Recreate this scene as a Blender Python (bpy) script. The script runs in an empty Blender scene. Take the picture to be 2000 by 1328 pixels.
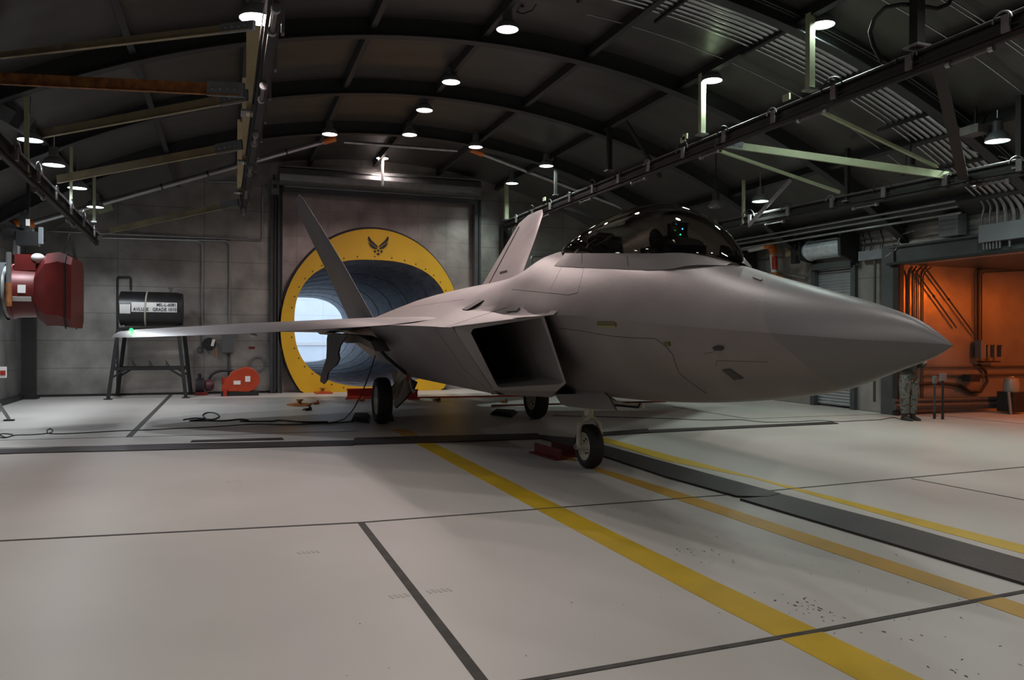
import bpy, bmesh, math, random
from mathutils import Vector, Matrix
from mathutils.bvhtree import BVHTree
random.seed(7)
D = bpy.data
SC = bpy.context.scene
C = SC.collection
PI = math.pi

# ------------------------------------------------------------------ camera
F_PX, YAW, PIT, ROL = 1539.0, -19.65, -0.18, -0.22
CAM = Vector((0, 0, 1.70))
_R = (Matrix.Rotation(math.radians(YAW), 3, 'Z') @ Matrix.Rotation(math.radians(PIT), 3, 'X')
      @ Matrix.Rotation(math.radians(ROL), 3, 'Y'))
cam_d = D.cameras.new('camera')
cam_d.sensor_width = 36.0
cam_d.lens = F_PX / 2000 * 36
cam_d.clip_start = 0.05
cam_d.clip_end = 400
cam = D.objects.new('camera', cam_d)
C.objects.link(cam)
cam.matrix_world = Matrix.Translation(CAM) @ (_R @ Matrix(((1, 0, 0), (0, 0, -1), (0, 1, 0)))).to_4x4()
SC.camera = cam

# ------------------------------------------------------------------ sky and exposure
world = D.worlds.new('world')
SC.world = world
world.use_nodes = True
_bg = world.node_tree.nodes['Background']
_bg.inputs[0].default_value = (0.72, 0.84, 1.0, 1)
_bg.inputs[1].default_value = 0.95
SC.view_settings.view_transform = 'Standard'
SC.view_settings.look = 'None'
SC.view_settings.gamma = 1
SC.view_settings.use_curve_mapping = False
SC.view_settings.exposure = 0.9
LAMP_WARM = ((1.0, 0.80, 0.76), 108)
LAMP_GREEN = ((0.84, 1.0, 0.92), 95)
LAMP_BLUE = ((0.86, 0.93, 1.0), 125)
LAMP_NEAR = ((1.0, 0.95, 0.90), 48)
SODIUM = ((1.0, 0.17, 0.010), 330.0)


LAMP_SPREAD = 150
LAMP_OF = {'lens_warm': LAMP_WARM, 'lens_green': LAMP_GREEN, 'lens_blue': LAMP_BLUE, 'lens_near': LAMP_NEAR}


def ray(px, py):
    return _R @ Vector(((px - 1000) / F_PX, 1, -(py - 664) / F_PX))


def at(px, py, X=None, Y=None, Z=None):
    v = ray(px, py)
    if Y is not None: t = Y / v.y
    elif X is not None: t = X / v.x
    else: t = (Z - 1.7) / v.z
    return CAM + v * t


# ------------------------------------------------------------------ materials
def mat(name, col, rough=0.6, metal=0.0, noise=0.0, nscale=3.0, bump=0.0, bscale=20.0, spec=0.5, stretch=(1, 1, 1), coat=0.0):
    m = D.materials.new(name); m.use_nodes = True
    nt = m.node_tree; b = nt.nodes['Principled BSDF']
    b.inputs['Base Color'].default_value = (*col, 1)
    b.inputs['Roughness'].default_value = rough
    b.inputs['Metallic'].default_value = metal
    b.inputs['Specular IOR Level'].default_value = spec
    b.inputs['Coat Weight'].default_value = coat
    tc = nt.nodes.new('ShaderNodeTexCoord'); mp = nt.nodes.new('ShaderNodeMapping')
    mp.inputs['Scale'].default_value = stretch
    nt.links.new(tc.outputs['Object'], mp.inputs[0])
    n = nt.nodes.new('ShaderNodeTexNoise'); n.inputs['Scale'].default_value = nscale; n.inputs['Detail'].default_value = 5
    nt.links.new(mp.outputs[0], n.inputs['Vector'])
    r = nt.nodes.new('ShaderNodeMapRange')
    r.inputs['From Min'].default_value = .3; r.inputs['From Max'].default_value = .7
    r.inputs['To Min'].default_value = 1 - noise; r.inputs['To Max'].default_value = 1 + noise
    nt.links.new(n.outputs['Fac'], r.inputs['Value'])
    mx = nt.nodes.new('ShaderNodeVectorMath'); mx.operation = 'MULTIPLY'
    mx.inputs[0].default_value = col
    nt.links.new(r.outputs[0], mx.inputs[1])
    nt.links.new(mx.outputs[0], b.inputs['Base Color'])
    m['colnode'] = mx.name
    if bump:
        n2 = nt.nodes.new('ShaderNodeTexNoise'); n2.inputs['Scale'].default_value = bscale; n2.inputs['Detail'].default_value = 3
        nt.links.new(mp.outputs[0], n2.inputs['Vector'])
        bp = nt.nodes.new('ShaderNodeBump'); bp.inputs['Strength'].default_value = bump; bp.inputs['Distance'].default_value = .05
        nt.links.new(n2.outputs['Fac'], bp.inputs['Height']); nt.links.new(bp.outputs[0], b.inputs['Normal'])
    return m


def emis(name, col, s):
    m = D.materials.new(name); m.use_nodes = True
    nt = m.node_tree; nt.nodes.clear()
    e = nt.nodes.new('ShaderNodeEmission'); o = nt.nodes.new('ShaderNodeOutputMaterial')
    e.inputs[0].default_value = (*col, 1); e.inputs[1].default_value = s
    nt.links.new(e.outputs[0], o.inputs[0])
    return m


def seams(m, sx, sy, axes='XZ', dark=0.55, w=0.012, off=(0, 0)):
    """thin darker seams between sheet panels, sx by sy metres"""
    nt = m.node_tree; b = nt.nodes['Principled BSDF']; mx = nt.nodes[m['colnode']]
    tc = nt.nodes.new('ShaderNodeTexCoord'); sp = nt.nodes.new('ShaderNodeSeparateXYZ')
    nt.links.new(tc.outputs['Object'], sp.inputs[0])
    cur = mx.outputs[0]
    for ax, s, of in ((axes[0], sx, off[0]), (axes[1], sy, off[1])):
        a = nt.nodes.new('ShaderNodeMath'); a.operation = 'ADD'; a.inputs[1].default_value = 100 * s + of
        nt.links.new(sp.outputs[ax], a.inputs[0])
        f = nt.nodes.new('ShaderNodeMath'); f.operation = 'MODULO'; f.inputs[1].default_value = s
        nt.links.new(a.outputs[0], f.inputs[0])
        l = nt.nodes.new('ShaderNodeMath'); l.operation = 'LESS_THAN'; l.inputs[1].default_value = w
        nt.links.new(f.outputs[0], l.inputs[0])
        mm = nt.nodes.new('ShaderNodeMix'); mm.data_type = 'RGBA'
        nt.links.new(l.outputs[0], mm.inputs[0]); nt.links.new(cur, mm.inputs[6])
        sc = nt.nodes.new('ShaderNodeVectorMath'); sc.operation = 'SCALE'; sc.inputs['Scale'].default_value = dark
        nt.links.new(cur, sc.inputs[0]); nt.links.new(sc.outputs[0], mm.inputs[7])
        cur = mm.outputs[2]
    nt.links.new(cur, b.inputs['Base Color'])
    return m


M = {}
M['floor'] = mat('floor_paint', (.45, .435, .41), .40, 0, .08, .45, spec=.35)
M['joint'] = mat('joint_tar', (.05, .047, .042), .8, 0, .3, 8)
M['yellow_line'] = mat('yellow_floor_paint', (.46, .31, .012), .45, 0, .16, 1.6)
M['amber_line'] = mat('worn_yellow_paint', (.42, .24, .018), .45, 0, .18, 1.4)
M['steel_plate'] = mat('dark_steel_plate', (.034, .027, .027), .5, .1, .3, 1.5, .1, 30)
M['wall'] = seams(mat('galvanised_wall_panel', (.38, .368, .345), .43, .8, .36, 1.1, .25, 1.8), 2.30, .78, 'XZ', .62, .02, (.75, 0))
M['wall_side'] = seams(mat('side_wall_panel', (.34, .34, .33), .42, .75, .3, 1.1, .25, 1.8), 2.30, .78, 'YZ', .62, .02)
M['door_panel'] = seams(mat('shutter_wall_panel', (.38, .33, .32), .42, .75, .34, 1.1, .25, 1.8), .95, .8, 'XZ', .72, .014)
M['roof'] = mat('roof_sheet', (.075, .073, .067), .38, .35, .18, .8, .05, 5, stretch=(1, 3, 1))
M['rib'] = mat('rib_steel', (.032, .034, .036), .5, .2, .1, 2)
M['dark'] = mat('dark_steel', (.022, .022, .022), .55, .2, .15, 4, spec=.35)
M['frame'] = mat('frame_steel', (.062, .068, .073), .5, .3, .15, 3)
M['galv'] = mat('galvanised_pipe', (.34, .35, .36), .32, .8, .15, 6)
M['hood'] = mat('shutter_hood_steel', (.17, .175, .175), .42, .6, .12, 5, .04, 8)
M['hood2'] = mat('bright_galvanised_sheet', (.52, .57, .62), .36, .5, .14, 9, .03, 14)
M['slat'] = mat('roller_slat', (.34, .36, .38), .4, .6, .1, 3)
M['green_steel'] = mat('pale_green_steel', (.36, .40, .26), .5, .1, .1, 5)
M['rust_steel'] = mat('rusty_steel', (.26, .10, .03), .6, .1, .5, 3, stretch=(3, 3, 3))
M['tan_steel'] = mat('tan_steel', (.26, .21, .125), .55, .1, .25, 3)
M['lit_post'] = mat('cream_lit_post', (.85, .72, .45), .5, 0, .1, 3)  # cream brightened to stand in for lamp light on the posts
M['clip'] = mat('dull_clip_steel', (.14, .13, .13), .5, .4, .2, 8)
M['grey_box'] = mat('grey_enclosure', (.17, .185, .20), .5, .2, .08, 4)
M['dark_box'] = mat('dark_enclosure', (.09, .095, .10), .5, .2, .08, 4)
M['white'] = mat('white_plastic', (.72, .72, .70), .5, 0, .04, 6)
M['black'] = mat('black_rubber', (.012, .012, .012), .7, 0, .2, 10)
M['cable'] = mat('black_cable', (.014, .014, .015), .6, 0, .1, 10)
M['red'] = mat('red_duct_paint', (.125, .012, .010), .42, .1, .25, 3)
M['red2'] = mat('red_steel', (.36, .028, .016), .45, .1, .15, 4)
M['orange'] = mat('orange_red_paint', (.40, .045, .012), .42, 0, .12, 4)
M['amber'] = mat('orange_steel', (.30, .10, .02), .5, 0, .15, 6)
M['orange_coup'] = mat('orange_coupling', (.75, .19, .03), .42, 0, .1, 8)
M['duct'] = mat('pale_flexible_duct', (.30, .31, .29), .4, .3, .12, 3)
M['yellow'] = mat('yellow_ring_paint', (.62, .36, .012), .5, 0, .07, 1.2)
M['ink'] = mat('black_ink', (.016, .014, .02), .7)
M['tube'] = mat('perforated_tube_sheet', (.19, .20, .25), .52, .15, .4, 4, .35, 14, spec=.4, stretch=(1, .3, 1))
M['tank'] = mat('black_tank_paint', (.020, .020, .021), .38, .1, .2, 4)
M['blastwall'] = seams(mat('pale_blast_wall', (.72, .78, .84), .8, 0, .05, 1), 3.0, 1.05, 'XZ', .86, .05)
M['cream'] = mat('cream_gear_paint', (.58, .56, .47), .42, 0, .12, 10)
M['tire'] = mat('tyre_rubber', (.014, .013, .013), .75, 0, .3, 12)
M['skin'] = mat('face_skin', (.42, .24, .17), .6)
M['boots'] = mat('black_boots', (.012, .011, .011), .5)
M['jacket'] = mat('dark_green_jacket', (.035, .04, .035), .85, 0, .15, 12)


def camo():
    m = D.materials.new('camouflage_cloth'); m.use_nodes = True
    nt = m.node_tree; b = nt.nodes['Principled BSDF']; b.inputs['Roughness'].default_value = .9
    tc = nt.nodes.new('ShaderNodeTexCoord'); n = nt.nodes.new('ShaderNodeTexNoise'); n.inputs['Scale'].default_value = 14
    nt.links.new(tc.outputs['Object'], n.inputs['Vector'])
    r = nt.nodes.new('ShaderNodeValToRGB'); r.color_ramp.interpolation = 'CONSTANT'
    r.color_ramp.elements[0].color = (.05, .05, .045, 1); r.color_ramp.elements[1].position = .47
    r.color_ramp.elements[1].color = (.15, .145, .125, 1)
    e = r.color_ramp.elements.new(.56); e.color = (.09, .10, .095, 1)
    nt.links.new(n.outputs['Fac'], r.inputs[0]); nt.links.new(r.outputs[0], b.inputs['Base Color'])
    return m


M['camo'] = camo()
M['lens_warm'] = emis('warm_lamp_glow', LAMP_WARM[0], 9)
M['lens_green'] = emis('green_white_lamp_glow', LAMP_GREEN[0], 9)
M['lens_blue'] = emis('blue_white_lamp_glow', LAMP_BLUE[0], 9)
M['lens_near'] = emis('neutral_lamp_glow', LAMP_NEAR[0], 9)
M['sodium'] = emis('sodium_lamp_glow', *SODIUM)
M['green_led'] = emis('green_led_glow', (.004, 1, .03), 12)
M['blue_led'] = emis('blue_led_glow', (.05, .4, 1), 6)
M['teal_led'] = emis('teal_led_glow', (.02, 1, .35), 4)


def jet_mat():
    m = mat('aircraft_grey_paint', (.20, .178, .178), .42, .25, .12, 1.6, .02, 30, spec=.5)
    nt = m.node_tree; b = nt.nodes['Principled BSDF']; mx = nt.nodes[m['colnode']]
    # darker radome ahead of an oblique joint, object coordinates (x, s aft of nose, z)
    tc = nt.nodes.new('ShaderNodeTexCoord'); sp = nt.nodes.new('ShaderNodeSeparateXYZ')
    nt.links.new(tc.outputs['Object'], sp.inputs[0])
    z = nt.nodes.new('ShaderNodeMath'); z.operation = 'MULTIPLY_ADD'; z.inputs[1].default_value = .85; z.inputs[2].default_value = 0
    nt.links.new(sp.outputs['Z'], z.inputs[0])
    a = nt.nodes.new('ShaderNodeMath'); a.operation = 'SUBTRACT'
    nt.links.new(sp.outputs['Y'], a.inputs[0]); nt.links.new(z.outputs[0], a.inputs[1])
    l = nt.nodes.new('ShaderNodeMath'); l.operation = 'LESS_THAN'; l.inputs[1].default_value = -.23
    nt.links.new(a.outputs[0], l.inputs[0])
    mm = nt.nodes.new('ShaderNodeMix'); mm.data_type = 'RGBA'
    mm.inputs[7].default_value = (.162, .155, .157, 1)
    nt.links.new(l.outputs[0], mm.inputs[0]); nt.links.new(mx.outputs[0], mm.inputs[6])
    nt.links.new(mm.outputs[2], b.inputs['Base Color'])
    return m


M['jet'] = jet_mat()
M['jet_plain'] = mat('aircraft_grey_paint_plain', (.20, .185, .185), .42, .25, .08, 2.0, .02, 30)
M['jet_dark'] = mat('aircraft_dark_panel', (.05, .05, .05), .5, .2, .1, 4)
M['jet_edge'] = mat('aircraft_edge_tape', (.26, .245, .25), .42, .25, .06, 3)
M['duct_in'] = mat('intake_inner_paint', (.15, .14, .14), .5, .2, .06, 2)
M['tape'] = mat('olive_tape', (.10, .095, .03), .6)
M['tape2'] = mat('faded_yellow_tape', (.24, .21, .07), .6)
M['line'] = mat('panel_gap', (.03, .028, .028), .7)


def glass():
    m = D.materials.new('tinted_canopy_glass'); m.use_nodes = True
    nt = m.node_tree; nt.nodes.clear()
    o = nt.nodes.new('ShaderNodeOutputMaterial'); mix = nt.nodes.new('ShaderNodeMixShader')
    t = nt.nodes.new('ShaderNodeBsdfTransparent'); t.inputs[0].default_value = (.40, .39, .37, 1)
    g = nt.nodes.new('ShaderNodeBsdfGlossy'); g.inputs['Roughness'].default_value = .02; g.inputs[0].default_value = (.9, .88, .8, 1)
    f = nt.nodes.new('ShaderNodeFresnel'); f.inputs[0].default_value = 1.62
    nt.links.new(f.outputs[0], mix.inputs[0]); nt.links.new(t.outputs[0], mix.inputs[1]); nt.links.new(g.outputs[0], mix.inputs[2])
    nt.links.new(mix.outputs[0], o.inputs[0])
    return m


M['canopy'] = glass()


# ------------------------------------------------------------------ mesh building
class MB:
    def __init__(s): s.v = []; s.f = []
    def add(s, vs, fs):
        o = len(s.v); s.v += [Vector(v) for v in vs]; s.f += [[i + o for i in f] for f in fs]; return s
    def box(s, c, d, rz=0.0, m=None):
        c = Vector(c); h = Vector(d) / 2
        R = m if m is not None else Matrix.Rotation(rz, 3, 'Z')
        vs = [c + R @ Vector((x * h.x, y * h.y, z * h.z)) for x in (-1, 1) for y in (-1, 1) for z in (-1, 1)]
        return s.add(vs, [(0, 1, 3, 2), (4, 6, 7, 5), (0, 4, 5, 1), (2, 3, 7, 6), (0, 2, 6, 4), (1, 5, 7, 3)])
    def bar(s, a, b, w, h, up=(0, 0, 1)):
        a, b = Vector(a), Vector(b); d = (b - a).normalized(); up = Vector(up)
        if abs(d.dot(up)) > .98: up = Vector((0, 1, 0))
        r = d.cross(up).normalized(); u = r.cross(d)
        vs = [p + r * (i * w / 2) + u * (j * h / 2) for p in (a, b) for i in (-1, 1) for j in (-1, 1)]
        return s.add(vs, [(0, 1, 3, 2), (4, 6, 7, 5), (0, 4, 5, 1), (2, 3, 7, 6), (0, 2, 6, 4), (1, 5, 7, 3)])
    def ibeam(s, a, b, w, h, t=.012, up=(0, 0, 1)):
        a, b = Vector(a), Vector(b); d = (b - a).normalized(); up = Vector(up)
        r = d.cross(up).normalized(); u = r.cross(d)
        s.bar(a + u * (h / 2 - t), b + u * (h / 2 - t), w, 2 * t, up)
        s.bar(a - u * (h / 2 - t), b - u * (h / 2 - t), w, 2 * t, up)
        return s.bar(a, b, 2 * t, h - 4 * t, up)
    def tube(s, pts, r, n=8, closed=False):
        pts = [Vector(p) for p in pts]; k = len(pts); rings = []
        u = None
        for i, p in enumerate(pts):
            if closed: d = (pts[(i + 1) % k] - pts[i - 1]).normalized()
            else: d = (pts[min(i + 1, k - 1)] - pts[max(i - 1, 0)]).normalized()
            if u is None:
                u = d.orthogonal().normalized()
            else:
                u = (u - d * u.dot(d)).normalized()
            w = d.cross(u); rr = r[i] if isinstance(r, (list, tuple)) else r
            rings.append([p + (u * math.cos(2 * PI * j / n) + w * math.sin(2 * PI * j / n)) * rr for j in range(n)])
        vs = [v for rg in rings for v in rg]; fs = []
        for i in range(k if closed else k - 1):
            a, b = i * n, ((i + 1) % k) * n
            for j in range(n): fs.append((a + j, a + (j + 1) % n, b + (j + 1) % n, b + j))
        if not closed: fs += [tuple(range(n))[::-1], tuple((k - 1) * n + j for j in range(n))]
        return s.add(vs, fs)
    def cyl(s, a, b, r, r2=None, n=20): return s.tube([a, b], [r, r if r2 is None else r2], n)
    def lathe(s, c, prof, axis=(0, 0, 1), n=24, cap=True):
        """prof: (radius, offset along axis)"""
        c = Vector(c); ax = Vector(axis).normalized(); u = ax.orthogonal().normalized(); w = ax.cross(u)
        vs = []; k = len(prof)
        for (r, h) in prof:
            for j in range(n):
                t = 2 * PI * j / n; vs.append(c + ax * h + (u * math.cos(t) + w * math.sin(t)) * r)
        fs = [(i * n + j, i * n + (j + 1) % n, (i + 1) * n + (j + 1) % n, (i + 1) * n + j) for i in range(k - 1) for j in range(n)]
        if cap: fs += [tuple(range(n))[::-1], tuple((k - 1) * n + j for j in range(n))]
        return s.add(vs, fs)
    def prism(s, poly, ext):
        poly = [Vector(p) for p in poly]; e = Vector(ext); n = len(poly)
        return s.add(poly + [p + e for p in poly], [tuple(range(n))[::-1], tuple(range(n, 2 * n))] +
                     [(i, (i + 1) % n, n + (i + 1) % n, n + i) for i in range(n)])
    def grid(s, rows, closed=False):
        k = len(rows[0]); vs = [v for r in rows for v in r]; fs = []
        for i in range(len(rows) - 1):
            for j in range(k if closed else k - 1):
                fs.append((i * k + j, i * k + (j + 1) % k, (i + 1) * k + (j + 1) % k, (i + 1) * k + j))
        return s.add(vs, fs)
    def sphere(s, c, r, n=12, sc=(1, 1, 1)):
        pr = [(math.sin(PI * i / n) * r, -math.cos(PI * i / n) * r) for i in range(n + 1)]
        pr[0] = (1e-4, -r); pr[-1] = (1e-4, r)
        o = len(s.v); s.lathe((0, 0, 0), pr, n=2 * n)
        for i in range(o, len(s.v)):
            v = s.v[i]; s.v[i] = Vector((v.x * sc[0], v.y * sc[1], v.z * sc[2])) + Vector(c)
        return s
    def build(s, name, m, parent=None, smooth=35, fix=True, bevel=0, thick=0, merge=0):
        og = Vector(parent['org']) if parent is not None and 'org' in parent else Vector((0, 0, 0))
        me = D.meshes.new(name)
        me.from_pydata([tuple(v - og) for v in s.v], [], s.f)
        bm = bmesh.new(); bm.from_mesh(me)
        if merge: bmesh.ops.remove_doubles(bm, verts=bm.verts, dist=merge)
        if fix: bmesh.ops.recalc_face_normals(bm, faces=bm.faces)
        if smooth:
            for f in bm.faces: f.smooth = True
        bm.to_mesh(me); bm.free()
        if smooth: me.set_sharp_from_angle(angle=math.radians(smooth))
        o = D.objects.new(name, me); C.objects.link(o)
        me.materials.append(M[m] if isinstance(m, str) else m)
        if parent is not None:
            o.parent = parent; o['org'] = tuple(og)
        else:
            o['org'] = (0.0, 0.0, 0.0)
        if bevel:
            bv = o.modifiers.new('bevel', 'BEVEL'); bv.width = bevel; bv.segments = 2; bv.limit_method = 'ANGLE'
        if thick:
            sd = o.modifiers.new('solid', 'SOLIDIFY'); sd.thickness = thick; sd.offset = 0
        return o


def tag(o, label, cat, group=None, kind=None):
    o['label'] = label; o['category'] = cat
    if group: o['group'] = group
    if kind: o['kind'] = kind
    return o


def thing(name, loc, label, cat, group=None):
    o = D.objects.new(name, None); C.objects.link(o); o.location = loc; o['org'] = tuple(loc)
    o.empty_display_size = .2
    return tag(o, label, cat, group)


def struct(o):
    o['kind'] = 'structure'; return o


def dup(root, loc, label=None):
    def cp(o, par):
        c = o.copy(); C.objects.link(c)
        if par is not None: c.parent = par
        for ch in [x for x in D.objects if x.parent == o and x != c]: cp(ch, c)
        return c
    r = cp(root, None); r.location = loc
    if label: r['label'] = label
    return r


def arc(p0, p1, p2, n=8):
    """quadratic bend p0 -> p2 around p1"""
    p0, p1, p2 = map(Vector, (p0, p1, p2))
    return [p0 * (1 - t) ** 2 + p1 * 2 * t * (1 - t) + p2 * t * t for t in [i / n for i in range(n + 1)]]


def bent(pts, rad=.12, n=5):
    """polyline with rounded corners"""
    pts = [Vector(p) for p in pts]; out = [pts[0]]
    for a, b, c in zip(pts, pts[1:], pts[2:]):
        r1 = min(rad, (b - a).length * .45); r2 = min(rad, (c - b).length * .45)
        out += arc(b + (a - b).normalized() * r1, b, b + (c - b).normalized() * r2, n)
    return out + [pts[-1]]


def lettering(text, name, parent, loc, size, m, rot, align='CENTER', depth=.002, sx=1.0):
    cu = D.curves.new(name, 'FONT'); cu.body = text; cu.size = size; cu.align_x = align; cu.align_y = 'CENTER'; cu.extrude = depth
    cu.offset = size * .012
    to = D.objects.new('tmp_text', cu); C.objects.link(to)
    dg = bpy.context.evaluated_depsgraph_get()
    me = D.meshes.new_from_object(to.evaluated_get(dg)); D.objects.remove(to)
    o = D.objects.new(name, me); C.objects.link(o); me.materials.clear(); me.materials.append(M[m])
    og = Vector(parent['org'])
    o.parent = parent; o['org'] = tuple(og)
    o.matrix_local = Matrix.Translation(Vector(loc) - og) @ rot.to_4x4() @ Matrix.Diagonal((sx, 1, 1, 1))
    return o
# ================================================================== the hall
XC, XL, XR, YB, YF = 4.35, -5.35, 14.1, 25.0, -4.0
RZ = -9.72
YA0, YA1, XA = 7.6, 13.85, 18.9          # side bay behind the right wall
ZH = 3.36                                 # head height of the bay opening


def roof_z(x, r=17.0): return RZ + math.sqrt(r * r - (x - XC) ** 2)


def roof_x_points(r, x0, x1, n):
    a0 = math.asin((x0 - XC) / r); a1 = math.asin((x1 - XC) / r)
    return [(XC + r * math.sin(a0 + (a1 - a0) * i / n), RZ + r * math.cos(a0 + (a1 - a0) * i / n)) for i in range(n + 1)]


# floor with joints, painted lines and cover plates let into it
fl = struct(MB().box(((XL + XA + .4) / 2 - .1, (YF + YB) / 2, -.1), (XA - XL + .8, YB - YF + .6, .2)).build('floor', 'floor', smooth=0))


def floor_strip(p, q, w, name, m, h=.003, z0=0.0):
    a = at(*p, Z=0); b = at(*q, Z=0); a.z = b.z = z0 + h / 2 - .0005
    return MB().bar(a, b, w, h + .001).build(name, m, fl, smooth=0)


def floor_quad(pts, name, m, h=.003):
    P = [at(*p, Z=0) for p in pts]
    for v in P: v.z = -.001
    return MB().prism(P, (0, 0, h + .001)).build(name, m, fl, smooth=0)


def joint(p, q, w): return floor_strip(p, q, w, 'floor_joint', 'joint', .004)
joint((-420, 1078), (700, 1021), .035); joint((700, 1021), (1410, 967.5), .03); joint((1410, 967.5), (2300, 884), .03)
joint((860, 1360), (1600, 1232), .045); joint((1600, 1232), (2250, 1108), .045)
joint((705, 1021), (942, 1330), .06); joint((942, 1330), (1100, 1538), .06)
joint((334, 771), (252, 853), .10)
joint((1780, 935), (2150, 1005), .022)
joint((1315, 795), (1462, 818), .04)
joint((1462, 818), (1800, 806), .02)
joint((0, 860), (700, 842), .02); joint((0, 875), (690, 861), .018)
joint((1840, 812), (2000, 828), .02)
floor_quad([(820, 853.5), (849, 866), (1117, 1000), (1400, 1137), (1595, 1229), (1800, 1326), (2060, 1452),
            (1900, 1452), (1675, 1328), (1500, 1235), (1400, 1184), (1057, 1000), (822, 872), (790, 853.5)], 'painted_line', 'yellow_line')['label'] = 'wide yellow painted line'
floor_quad([(762, 838), (790, 853), (820, 853), (800, 838)], 'painted_line', 'amber_line')
floor_quad([(1172, 852), (1300, 887), (1560, 954), (1750, 1002), (2150, 1103), (2150, 1127), (2000, 1082), (1800, 1028), (1470, 934), (1300, 900), (1172, 861)], 'painted_line', 'yellow_line')
floor_quad([(1163, 912), (1310, 956), (1500, 1018), (1875 + 45, 1152 + 2), (2160, 1237), (2160, 1265), (1940, 1187), (1500, 1037), (1300, 968), (1160, 919)], 'painted_line', 'amber_line')
floor_quad([(1085, 885), (1118, 893), (1128, 901), (1100, 898)], 'painted_line', 'amber_line')
# centre guide plate and cross plate
floor_quad([(1050, 851), (1130, 858), (1300, 905), (1524, 967), (1500, 973), (1440, 972), (1300, 933), (1160, 886), (1060, 858)], 'cover_plate', 'steel_plate', .022)
floor_quad([(1525, 968), (1755, 1028), (2000, 1097.5), (2250, 1168), (2250, 1222), (2000, 1144), (1750, 1068), (1522, 1000), (1445, 977), (1501, 973.5)], 'cover_plate', 'steel_plate', .022)
floor_quad([(-300, 887), (-300, 898), (0, 887.5), (42, 886), (42, 877), (0, 878)], 'cover_plate', 'steel_plate', .014)
floor_quad([(42, 877), (330, 868), (692, 861), (692, 870.5), (300, 880), (42, 886)], 'cover_plate', 'steel_plate', .014)
floor_quad([(692, 858), (1050, 849), (1060, 858), (900, 864), (690, 869.5)], 'cover_plate', 'steel_plate', .028)
floor_quad([(1165, 847.5), (1265, 840), (1272, 846), (1165, 853)], 'cover_plate', 'steel_plate', .028)
floor_quad([(1270, 840.5), (1480, 831), (1625, 824.5), (1638, 828), (1480, 835.5), (1272, 846)], 'cover_plate', 'steel_plate', .014)
floor_quad([(376, 861), (551, 856), (554, 859.5), (372, 864)], 'cover_plate', 'steel_plate', .014)


def grime(cx, cy, n, sx, sy, szmax):
    mb = MB(); c0 = at(cx, cy, Z=0)
    for i in range(n):
        x = c0.x + random.gauss(0, sx); y = c0.y + random.gauss(0, sy); L = random.uniform(.008, szmax); W = L * random.uniform(.2, .5)
        a = random.gauss(1.25, .5); k = 6
        mb.add([(x + math.cos(a) * L * math.cos(t) - math.sin(a) * W * math.sin(t), y + math.sin(a) * L * math.cos(t) + math.cos(a) * W * math.sin(t), .0015 + .0002 * random.random())
                for t in [2 * PI * j / k for j in range(k)]], [tuple(range(k))])
    o = mb.build('paint_chips', 'joint', fl, smooth=0); o['kind'] = 'stuff'
grime(1365, 1083, 20, .10, .13, .022); grime(1585, 1188, 34, .07, .11, .018); grime(1560, 1080, 40, .5, .8, .014)
grime(1850, 1275, 26, .25, .3, .015); grime(1280, 1000, 40, .35, .35, .012); grime(1100, 1260, 12, .5, .3, .008)

# scuff prints on the paint
for cx, cy in ((457, 940), (602, 1079), (785, 1164), (858, 1154)):
    mb = MB(); c0 = at(cx, cy, Z=0)
    for i in range(5):
        mb.box((c0.x + (i - 2) * .035, c0.y + .01 * (i % 2), .001), (.018, .07, .002), rz=.2)
    sc_ = mb.build('scuff_marks', mat('faded_scuff', (.40, .375, .35), .6), fl, smooth=0); sc_['kind'] = 'stuff'

# arched roof, inner surface radius 17 m
def vault(r0, r1, y0, y1, x0, x1, n):
    a = roof_x_points(r0, x0, x1, n); b = roof_x_points(r1, x0, x1, n)
    rows = [[Vector((x, y, z)) for (x, z) in a] + [Vector((x, y, z)) for (x, z) in reversed(b)] for y in (y0, y1)]
    mb = MB().grid(rows, closed=True); k = len(rows[0])
    mb.f += [tuple(range(k)), tuple(range(k, 2 * k))]
    return mb
struct(vault(17.0, 17.2, YF - .3, YB + .3, XL - .3, XR + .3, 48).build('ceiling', 'roof', smooth=30))

# end walls under the vault
def end_wall(y, t, name, hole=None):
    pts = roof_x_points(17.05, XL - .25, XR + .25, 40)
    outer = [(XL - .25, -.05)] + pts + [(XR + .25, -.05)]
    mb = MB()
    if not hole:
        mb.prism([(x, y, z) for x, z in outer], (0, t, 0))
    else:
        x0, x1, z1 = hole
        L = [(XL - .25, -.05)] + [p for p in pts if p[0] < x0] + [(x0, roof_z(x0, 17.05)), (x0, -.05)]
        R = [(x1, -.05), (x1, roof_z(x1, 17.05))] + [p for p in pts if p[0] > x1] + [(XR + .25, -.05)]
        T = [(x0, z1), (x0, roof_z(x0, 17.05))] + [p for p in pts if x0 < p[0] < x1] + [(x1, roof_z(x1, 17.05)), (x1, z1)]
        for P in (L, R, T): mb.prism([(x, y, z) for x, z in P], (0, t, 0))
    return struct(mb.build(name, 'wall', smooth=0))
end_wall(YB, .25, 'wall_back', (1.50, 7.55, 6.25))
end_wall(YF - .2, .2, 'wall_front')
# recessed panel wall round the exhaust tunnel mouth
TCX, TCZ, TA, TB = 4.23, 2.13, 2.42, 1.98


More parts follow.
